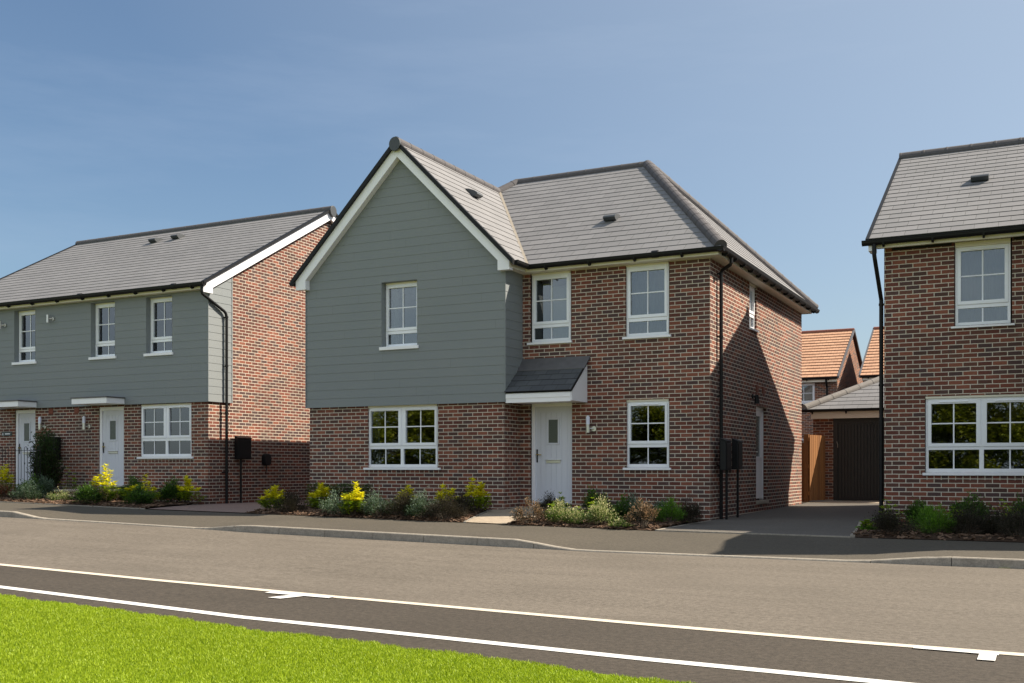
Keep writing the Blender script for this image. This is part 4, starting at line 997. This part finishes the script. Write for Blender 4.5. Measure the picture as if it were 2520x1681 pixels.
# ------------------------------------------------------------------ timber gate and fence, railing, meter boxes, steps
def build_gate():
    H = thing('wooden_gate', (-.05, 9.0, .25), 'orange brown wooden gate standing open beside the garage wall', 'gate')
    p = MB(); p.box(-.15, -.03, 8.95, 9.06, .2, 2.03); p.build('gate_post', M['wood'], H, bevel=.005)
    a, b = Vector((.0, 8.86, 0)), Vector((.22, 9.80, 0)); d = (b - a).normalized(); s = Vector((d.y, -d.x, 0)) * .02; L = (b - a).length
    g = MB(); n = 8
    for k in range(n):
        p0 = a + d * (L * k / n + .010); p1 = a + d * (L * (k + 1) / n - .010)
        q = [p0, p1, p1 + s, p0 + s]
        i = len(g.v); 
        g.prism([(v.x, v.y) for v in q], 'z', .30, 2.01)
    g.build('gate_boards', M['wood'], H, recalc=True)
    r = MB(); s2 = -s
    for z in (.45, 1.15, 1.85):
        q = [a, b, b + s2 * 2, a + s2 * 2]; r.prism([(v.x, v.y) for v in q], 'z', z, z + .09)
    r.build('gate_rail', M['wood'], H, recalc=True)
    F = thing('wooden_fence', (-.6, 9.4, .25), 'dark timber fence panel closing the gap behind the central house', 'fence')
    for x in (-1.6, -.3): p = MB(); p.box(x, x + .1, 9.62, 9.72, .2, 1.95); p.build('fence_post', M['wood'], F)
    f = MB()
    for k in range(18): f.box(-2.6 + k * .135, -2.6 + k * .135 + .13, 9.58 - .012 * (k % 2), 9.60 - .012 * (k % 2), .25, 1.82)
    f.build('fence_boards', M['wood'], F)
build_gate()

def meter(loc, label, box, pole, nrm):
    """pole mounted meter cabinet; box=(x0,x1,y0,y1,z0,z1)"""
    H = thing('meter_cabinet', loc, label, 'meter box', 'black meter cabinets')
    x0, x1, y0, y1, z0, z1 = box; c = MB()
    c.prism([(x0, z0), (x1, z0), (x1, z1 - .05), (x0, z1)], 'y', y0, y1); o = c.build('cabinet', M['black'], H, recalc=True, bevel=.012)
    d = MB(); d.box(x1 + .001, x1 + .012, y0 + .025, y1 - .025, z0 + .03, z1 - .09); dd = d.build('cabinet_door', M['black'], H, bevel=.008)
    r = MB(); r.prism([(x0, z1 + .001), (x1 + .015, z1 - .052), (x1 + .015, z1 - .040), (x0, z1 + .013)], 'y', y0 - .01, y1 + .01); r.build('cabinet_lid', M['black'], H, recalc=True)
    p = MB(); p.tube([(*pole[:2], z0 + .01), (*pole[:2], .10)], .025, 10); p.build('pole', M['black'], H)
meter((.12, .63, .16), 'black meter cabinet just behind the downpipe on the lit side wall', (.13, .25, .17, .53, 1.115, 1.70), (.19, .42), 1)
meter((.12, 1.3, .17), 'black meter cabinet on a thin post, the one nearer the side door', (.13, .25, .985, 1.33, 1.125, 1.71), (.19, 1.20), 1)
meter((-11.7, .61, .3), 'black meter cabinet on a thin post against the sunlit gable end', (-11.76, -11.63, .44, .90, 1.36, 1.91), (-11.70, .60), 1)
H = thing('charging_box', (-11.8, 1.6, 1.2), 'small rounded black box fixed to the gable wall right of the meter cabinet', 'wall box')
c = MB(); n = 20; c.prism([(1.60 + .125 * math.copysign(abs(math.cos(t)) ** .6, math.cos(t)), 1.36 + .145 * math.copysign(abs(math.sin(t)) ** .6, math.sin(t))) for t in [2 * math.pi * k / n for k in range(n)]], 'x', -11.82, -11.70)
c.build('casing', M['black'], H, recalc=True, bevel=.02)
c = MB(); c.tube([(-11.76, 1.60, 1.22), (-11.76, 1.60, 1.10), (-11.79, 1.6, 1.02)], .012, 8); c.build('cable', M['black'], H)
H = thing('hidden_meter_box', (-16.95, -.5, 1.5), 'black wall box behind the tall dark shrub between the two doors', 'meter box')
c = MB(); c.box(-17.16, -16.72, -.56, -.38, 1.35, 1.93); c.build('cabinet', M['black'], H, bevel=.012)
c = MB(); c.tube([(-16.94, -.48, 1.36), (-16.94, -.48, .42)], .025, 8); c.build('pole', M['black'], H)

def build_railing():
    H = thing('bow_top_railing', (-17, -1.4, .45), 'black bow topped metal railing in front of the far left door', 'railing')
    y = -1.5; xb = -16.15; zt = 1.67
    r = MB(); r.box(-20.4, xb + .06, y - .006, y + .006, 1.57, 1.582); r.box(-20.4, xb + .06, y - .006, y + .006, .55, .562); r.build('rail', M['black'], H)
    k = 0; x = xb
    while x > -20.3:
        t = MB(); w_ = .055; pts = [(x - w_, y, .45), (x - w_, y, zt - .06)] + [(x - w_ * math.cos(a), y, zt - .06 + .06 * math.sin(a)) for a in (.5, 1.05, 1.57, 2.1, 2.64)] + [(x + w_, y, zt - .06), (x + w_, y, .45)]
        t.tube(pts, .0065, 6); t.build('bow_bar', M['black'], H); x -= .225
build_railing()

def build_steps():
    H = thing('garden_steps', (-14.9, -1.8, .38), 'two low brick steps with pale slab treads leading to the left hand doors', 'steps')
    for (x0, x1, y0, y1, z0, z1) in ((-15.24, -13.95, -2.10, -1.62, .30, .475), (-15.53, -13.95, -1.62, -.42, .30, .60)):
        b = MB(); b.box(x0, x1, y0 + .02, y1, z0, z1); b.build('riser', M['brick'], H)
        b = MB(); b.box(x0 - .02, x1 + .02, y0, y1 - .002, z1 + .001, z1 + .04); b.build('tread', M['stone_cap'], H, bevel=.006)
build_steps()

# ------------------------------------------------------------------ shrubs
def add_leaf(mb, p, d, up, l, w_, m):
    """pointed, slightly folded leaf growing from p along d"""
    s = d.cross(up)
    if s.length < 1e-3: s = Vector((1, 0, 0))
    s.normalize(); n = s.cross(d)
    mid = p + d * (l * .5)
    mb.face([p, mid + s * w_ * .5 + n * w_ * .15, p + d * l - n * l * .08, mid - s * w_ * .5 + n * w_ * .15], m)
KIND = {  # leaves, length, width, mats, style
    'yellow': (150, .092, .027, ('lime', 'yellow'), 'rosette'), 'lime': (110, .065, .020, ('fern', 'lime'), 'rosette'),
    'green': (700, .055, .022, ('deep', 'green'), 'bush'), 'deep': (900, .045, .020, ('deep', 'green'), 'bush'),
    'silver': (1100, .034, .013, ('deep', 'silver'), 'bush'), 'dusk': (1700, .026, .011, ('dusk', 'dusk'), 'ball'),
    'cream': (1100, .034, .015, ('green', 'cream'), 'bush'), 'bronze': (850, .032, .014, ('dusk', 'bronze'), 'open'),
    'fern': (1200, .050, .008, ('green', 'fern'), 'bush'), 'red': (500, .04, .018, ('red', 'bronze'), 'bush'), 'tall': (1500, .05, .024, ('dusk', 'deep'), 'bush')}
def shrub(kind, x, y, w_, h, label, seed):
    r = random.Random(seed); n, l, lw, (ma, mb_), style = KIND[kind]
    z0 = zg(x, y) + .03
    if kind == 'dusk': w_ *= 1.08
    H = thing({'yellow': 'yellow_shrub', 'lime': 'lime_shrub', 'silver': 'grey_green_shrub', 'dusk': 'dark_shrub', 'cream': 'variegated_shrub', 'bronze': 'bronze_shrub',
               'fern': 'feathery_shrub', 'red': 'red_leaved_shrub', 'tall': 'tall_shrub'}.get(kind, 'green_shrub'), (x, y, z0), label, 'shrub', 'shrubs in the front garden beds')
    w_ *= 1.36; h *= 1.14; st = MB(); lf = MB(); k = {'rosette': 24, 'bush': 26, 'ball': 30, 'open': 18}[style]
    if kind == 'tall': k = 46
    if kind == 'lime': k = 15
    scale = (w_ * h / .16) ** .9; n = int(n * scale * 1.5) if style != 'rosette' else n; l *= 1.12; lw *= 1.2
    base = Vector((x, y, z0 - .03)); tips = []
    for i in range(k):
        a = r.uniform(0, 6.283); rr = math.sqrt(r.random()) * w_ * .50; hh = h * (1 - .62 * (rr / (w_ * .5)) ** 2) * r.uniform(.62, 1.0)
        if kind == 'tall': hh = h * r.uniform(.25, 1.0); rr = w_ * .5 * math.sqrt(r.random()) * (1 - .5 * (hh / h) ** 2)
        if i == 0: rr *= .3; hh = h
        t = base + Vector((math.cos(a) * rr, math.sin(a) * rr, hh + .02)); mid = base.lerp(t, .5) + Vector((math.cos(a) * rr * .18, math.sin(a) * rr * .18, 0))
        tips.append((base + Vector((math.cos(a) * .015, math.sin(a) * .015, 0)), mid, t)); st.tube([tips[-1][0], mid, t - Vector((0, 0, .02))], [.006, .0045, .002], 5)
    def along(q, s): a, b, c = q; return a.lerp(b, s * 2) if s < .5 else b.lerp(c, s * 2 - 1)
    if style == 'rosette':
        for q in tips:
            for s in ((.42, .58, .70, .80, .88, .95, 1.0) if kind == 'yellow' else (.4, .6, .8, 1.0)):
                c = along(q, s) + Vector((r.uniform(-.02, .02), r.uniform(-.02, .02), 0)); hrel = (c.z - z0) / h; dr = (q[2] - q[0]).normalized()
                top = s > .65 and hrel > .45
                for j in range(8 if top else 6):
                    a = j * .785 + r.uniform(-.3, .3); el = r.uniform(.1, .8) if top else r.uniform(-.35, .4)
                    d = Vector((math.cos(a) * math.cos(el), math.sin(a) * math.cos(el), math.sin(el))); ll = l * r.uniform(.6, 1.05)
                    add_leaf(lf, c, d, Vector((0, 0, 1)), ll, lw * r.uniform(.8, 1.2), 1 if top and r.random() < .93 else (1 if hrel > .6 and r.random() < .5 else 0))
    else:
        for i in range(n):
            q = tips[r.randrange(len(tips))]; s = r.uniform(.30, 1.0) ** (.7 if style != 'open' else .5); c = along(q, s)
            sp = {'bush': .045, 'ball': .055, 'open': .035}[style] * (1 if kind != 'tall' else 2.0)
            c = c + Vector((r.gauss(0, sp), r.gauss(0, sp), r.gauss(0, sp * .8)))
            if c.z < z0 + .01: c.z = z0 + r.uniform(.01, .05)
            hrel = (c.z - z0) / h; o_ = (c - base); o_.z *= .6
            d = (o_.normalized() + Vector((r.uniform(-.9, .9), r.uniform(-.9, .9), r.uniform(-.3, .9)))).normalized()
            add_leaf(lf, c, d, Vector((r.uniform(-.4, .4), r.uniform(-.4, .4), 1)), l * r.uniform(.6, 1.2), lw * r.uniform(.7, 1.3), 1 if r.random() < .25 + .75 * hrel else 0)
    st.build('stems', LEAF['bark'], H); lf.build('foliage', [LEAF[ma], LEAF[mb_]], H)
SHRUBS = [
 ('yellow', -16.75, -2.0, .50, .66, 'yellow shrub in front of the bow topped railing at the far left'),
 ('red', -16.36, -2.35, .34, .36, 'small red tinged shrub below the far left yellow shrub'),
 ('green', -15.62, -2.15, .36, .50, 'dark green shrub between the far left yellow shrub and the tall shrub'),
 ('silver', -15.23, -2.50, .56, .38, 'grey green spreading shrub at the pavement, left of the brick steps'),
 ('silver', -15.60, -1.80, .44, .48, 'grey green shrub directly below the tall dark shrub'),
 ('tall', -16.50, -1.0, .50, 1.42, 'tall dark climbing shrub against the wall between the two left doors'),
 ('lime', -15.72, -.95, .40, .62, 'lime green shrub standing above the brick steps'),
 ('cream', -14.42, -2.3, .36, .22, 'small cream edged shrub beside the right end of the brick steps'),
 ('dusk', -13.95, -2.1, .46, .32, 'low dark shrub in front of the second left door'),
 ('bronze', -13.62, -1.7, .34, .34, 'bronze speckled shrub touching the brightest yellow shrub'),
 ('yellow', -12.98, -2.35, .50, .74, 'brightest, sunlit yellow shrub in front of the second left door'),
 ('green', -13.05, -2.75, .52, .36, 'low dark green shrub at the pavement under the brightest yellow shrub'),
 ('deep', -13.43, -1.1, .46, .52, 'deep green shrub behind the brightest yellow shrub, under the left window'),
 ('yellow', -12.35, -1.9, .58, .56, 'broad yellow green shrub below the left house window'),
 ('green', -11.98, -2.35, .52, .36, 'dark green shrub at the pavement right of the broad yellow green shrub'),
 ('green', -12.30, -1.0, .54, .48, 'plain green shrub by the wall between two yellow shrubs'),
 ('yellow', -11.86, -.95, .50, .54, 'round yellow green shrub at the corner of the left house'),
 ('yellow', -8.20, -2.38, .42, .40, 'yellow shrub at the left tip of the middle bed beside the block paving'),
 ('dusk', -7.50, -2.75, .42, .36, 'rounded dark shrub next to the yellow shrub at the left tip'),
 ('yellow', -7.40, -1.95, .40, .44, 'two headed yellow shrub in front of the low green hedge'),
 ('silver', -6.25, -2.95, .62, .38, 'grey green shrub at the pavement below the left half of the hedge'),
 ('yellow', -5.91, -2.92, .40, .52, 'tall yellow shrub between two grey green ones under the wide window'),
 ('silver', -5.39, -2.85, .52, .40, 'grey green shrub right of the tall yellow shrub'),
 ('yellow', -5.25, -2.1, .32, .44, 'small yellow shrub peeping over a dark shrub below the wide window'),
 ('dusk', -4.88, -2.80, .56, .42, 'big rounded dark shrub under the right end of the wide window'),
 ('silver', -4.42, -2.85, .50, .42, 'grey green shrub left of the slabbed path, nearest the house corner'),
 ('yellow', -4.50, -1.9, .44, .44, 'yellow shrub behind the dark shrub near the path'),
 ('dusk', -3.95, -2.92, .54, .38, 'dark shrub at the very edge of the slabbed path'),
 ('dusk', -4.15, -2.0, .34, .38, 'dark shrub between the wall corner and the yellow one'),
 ('yellow', -4.12, -1.45, .40, .54, 'upright yellow shrub at the wall corner beside the path'),
 ('bronze', -2.25, -2.90, .46, .36, 'bronze pink shrub at the right edge of the slabbed path'),
 ('dusk', -2.85, -.85, .32, .30, 'small dark shrub in front of the white front door'),
 ('lime', -2.45, -1.25, .26, .34, 'lime sprig in front of the white door'),
 ('lime', -2.10, -2.35, .26, .24, 'low lime tuft between the bronze and cream shrubs'),
 ('cream', -1.78, -2.70, .42, .32, 'cream variegated shrub left of centre in the bed by the door'),
 ('cream', -1.45, -2.80, .26, .24, 'smallest cream variegated shrub, between two larger ones'),
 ('deep', -2.12, -.45, .42, .38, 'deep green shrub against the wall right of the door'),
 ('lime', -1.55, -2.00, .36, .34, 'lime shrub behind the largest cream shrub'),
 ('cream', -1.05, -2.75, .40, .40, 'largest cream variegated shrub, sunlit in the middle of the bed'),
 ('green', -.98, -2.0, .30, .38, 'green shrub right of the largest cream shrub'),
 ('silver', -.80, -1.9, .42, .44, 'grey green shrub under the right ground floor window'),
 ('silver', -.55, -1.0, .36, .36, 'grey green shrub close to the wall below the right ground floor window'),
 ('bronze', -.25, -2.85, .44, .38, 'bronze shrub with pink leaves near the driveway end of the bed'),
 ('fern', -.22, -1.6, .34, .38, 'bright feathery green shrub near the driveway corner'),
 ('dusk', -.05, -1.15, .42, .35, 'dark rounded shrub nearest the driveway corner of the house'),
 ('cream', -.62, -3.0, .24, .14, 'creeping cream sprig spilling on to the pavement'),
 ('lime', 3.08, -2.1, .20, .14, 'tiny green tuft at the left end of the right hand bed'),
 ('dusk', 3.51, -2.6, .50, .34, 'leftmost dark round shrub of the right hand bed'),
 ('lime', 3.34, -1.6, .32, .40, 'lime tips above the leftmost dark shrub of the right hand bed'),
 ('fern', 3.92, -2.0, .40, .34, 'feathery green shrub right of the leftmost dark one'),
 ('fern', 4.12, -2.42, .34, .36, 'front feathery green shrub of the right hand bed'),
 ('deep', 3.66, -.3, .40, .34, 'deep green shrub against the wall at the left of the right hand bed'),
 ('dusk', 4.52, -2.30, .56, .38, 'broad dark shrub below the wide right hand window'),
 ('deep', 4.43, -.3, .50, .46, 'deep green shrub against the wall under the wide right hand window'),
 ('dusk', 4.93, -2.1, .44, .36, 'second dark shrub below the wide right hand window'),
 ('lime', 4.98, -1.3, .44, .40, 'lime leafy shrub at the right of the right hand bed'),
 ('dusk', 5.20, -2.75, .36, .40, 'nearest dark shrub at the right edge of the photo'),
 ('deep', 5.18, -.3, .34, .42, 'deep green shrub by the wall at the right edge of the photo'),
 ('lime', 4.25, -.9, .22, .28, 'small lime sprig behind the broad dark shrub'),
]
for i, s in enumerate(SHRUBS): shrub(*s, seed=100 + i)
def hedge():
    r = random.Random(5); H = thing('low_hedge', (-7.6, -1.05, .33), 'low clipped dark green hedge on bare stems against the wing wall under the wide window', 'hedge')
    st = MB(); lf = MB()
    for i in range(16):
        x = -8.35 + 1.45 * i / 15 + r.uniform(-.03, .03); y = -1.0 + r.uniform(-.06, .06)
        st.tube([(x, y, .3), (x + r.uniform(-.05, .05), y, .52), (x + r.uniform(-.08, .08), y, .72)], [.008, .006, .003], 5)
    for i in range(4200):
        x = r.uniform(-8.42, -6.86); y = -1.0 + r.gauss(0, .09); z = r.uniform(.54, .81) + .02 * math.sin(x * 9)
        d = Vector((r.uniform(-1, 1), r.uniform(-1, .6), r.uniform(-.4, 1))).normalized(); add_leaf(lf, Vector((x, y, z)), d, Vector((0, 0, 1)), r.uniform(.025, .045), .018, 1 if r.random() < .35 else 0)
    st.build('stems', LEAF['bark'], H); lf.build('foliage', [LEAF['deep'], LEAF['green']], H)
hedge()

# ------------------------------------------------------------------ lawn
lawn = MB(); xs = np.arange(-40, 30, 1.0)
gy = lambda x: float(np.interp(x, [p[0] for p in GR], [p[1] for p in GR]))
lz = lambda x, y: zr(x) + .012 + .015 * min(1, max(0, (gy(x) - y) * 2))
for a in xs:
    b = a + 1.0; ys = [0, .25, 1, 2, 4, 8, 14, 22]
    for k in range(len(ys) - 1):
        P = [(a, gy(a) - ys[k + 1]), (b, gy(b) - ys[k + 1]), (b, gy(b) - ys[k]), (a, gy(a) - ys[k])]
        lawn.face([(x, y, lz(x, y)) for x, y in P])
o = struct(lawn.build('lawn', M['turf']))
def grass_blades(name, n, x0, x1, dep, seed):
    rg = np.random.default_rng(seed); X = rg.uniform(x0, x1, n); gx = np.interp(X, [p[0] for p in GR], [p[1] for p in GR])
    D = dep * rg.random(n) ** 1.0; ragged = .035 * np.sin(X * 7.1) * np.sin(X * 2.3) + .02 * np.sin(X * 31)
    Y = gx - D + .03 + ragged * (D < .3)
    Zb = np.interp(X, [-60, -30, -12.2, -11.2, -7.2, -6.3, -1.2, 0, 60], [.8, .5, .225, .205, .125, .10, .02, 0, 0]) + .012 + .015 * np.clip(D * 2, 0, 1)
    patch = .5 + .5 * np.sin(X * 1.9 + 2 * np.sin(Y * 1.3)) * np.sin(Y * 2.7 + X)
    hgt = (.011 + .012 * rg.random(n)) * (.8 + .4 * patch); a = rg.uniform(0, 2 * np.pi, n); w_ = .0016 + .0010 * rg.random(n)
    lean = hgt * rg.uniform(.15, 1.0, n); la = rg.uniform(0, 2 * np.pi, n)
    ux, uy = np.cos(a) * w_, np.sin(a) * w_; lx, ly = np.cos(la) * lean, np.sin(la) * lean
    V = np.empty((n, 5, 3)); 
    V[:, 0] = np.stack([X - ux, Y - uy, Zb - .004], 1); V[:, 1] = np.stack([X + ux, Y + uy, Zb - .004], 1)
    V[:, 2] = np.stack([X + ux * .8 + lx * .35, Y + uy * .8 + ly * .35, Zb + hgt * .6], 1); V[:, 3] = np.stack([X - ux * .8 + lx * .35, Y - uy * .8 + ly * .35, Zb + hgt * .6], 1)
    V[:, 4] = np.stack([X + lx, Y + ly, Zb + hgt], 1)
    me = bpy.data.meshes.new(name); me.vertices.add(n * 5); me.vertices.foreach_set('co', V.reshape(-1))
    base = (np.arange(n) * 5)[:, None]; idx = np.concatenate([base + np.array([[0, 1, 2, 3]]), base + np.array([[3, 2, 4]])], 1).reshape(-1)
    me.loops.add(n * 7); me.loops.foreach_set('vertex_index', idx.astype(np.int32))
    me.polygons.add(n * 2); ls = np.stack([np.arange(n) * 7, np.arange(n) * 7 + 4], 1).reshape(-1)
    me.polygons.foreach_set('loop_start', ls.astype(np.int32)); me.update(calc_edges=True); me.validate()
    me.materials.append(LEAF['grass']); ob = bpy.data.objects.new(name, me); sc.collection.objects.link(ob); ob['kind'] = 'stuff'
grass_blades('grass', 420000, -4.2, 5.2, 3.0, 4)

# ------------------------------------------------------------------ trees across the road, seen in the window reflections
def tree_meshes(seed):
    r = random.Random(seed); tb = MB(); tb.tube([(0, 0, -.3), (.05, 0, 1.0), (.0, .1, 2.4), (.1, .05, 4.2)], [.16, .13, .09, .03], 9); cl = []
    for i in range(44):
        a = r.uniform(0, 6.28); z = r.uniform(.1, 3.9); rr = r.uniform(.7, 2.9) * (1 - .5 * max(0, z - 2.4) / 2); p = Vector((math.cos(a) * rr, math.sin(a) * rr, z + r.uniform(.2, .9)))
        tb.tube([(0.03, 0.03, z * .75), (p.x * .5, p.y * .5, z * .92), p], [.05, .03, .01], 5); cl.append((p, r.uniform(.6, 1.0)))
    lf = MB()
    for i in range(17000):
        p, s = cl[r.randrange(len(cl))]; d = Vector((r.gauss(0, 1), r.gauss(0, 1), r.gauss(0, 1))).normalized() * s * r.random() ** .4
        add_leaf(lf, p + d, Vector((r.uniform(-1, 1), r.uniform(-1, 1), r.uniform(-.6, .8))).normalized(), Vector((0, 0, 1)), r.uniform(.14, .24), .11, 0)
    return tb, lf
for v in range(2):
    tb, lf = tree_meshes(40 + v); tx = [-29, -18.5, -8.5, 2.0, 12.5, 23] if v == 0 else [-23.5, -13.5, -3.2, 7.2, 18, 28]
    for k, x in enumerate(tx):
        y = -36 - (k * 37 % 5) * .5 - v * 1.2; lab = 'bushy green roadside tree standing opposite the houses, seen only mirrored in their windows'
        T = thing('roadside_tree', (x, y, .1), lab, 'tree', 'roadside trees mirrored in the windows')
        if k == 0:
            T['_w'] = (0, 0, 0); a = tb.build('trunk', LEAF['bark'], T); b = lf.build('crown', LEAF['tree'], T); A, B = a, b
        else:
            for src in (A, B):
                c = src.copy(); sc.collection.objects.link(c); c.parent = T
        T.rotation_euler = (0, 0, k * 1.3); T.scale = (1.5, 1.3, (1.02, .93, 1.08, .98, 1.05, .95)[k])
for o in bpy.data.objects:
    if '_w' in o: del o['_w']
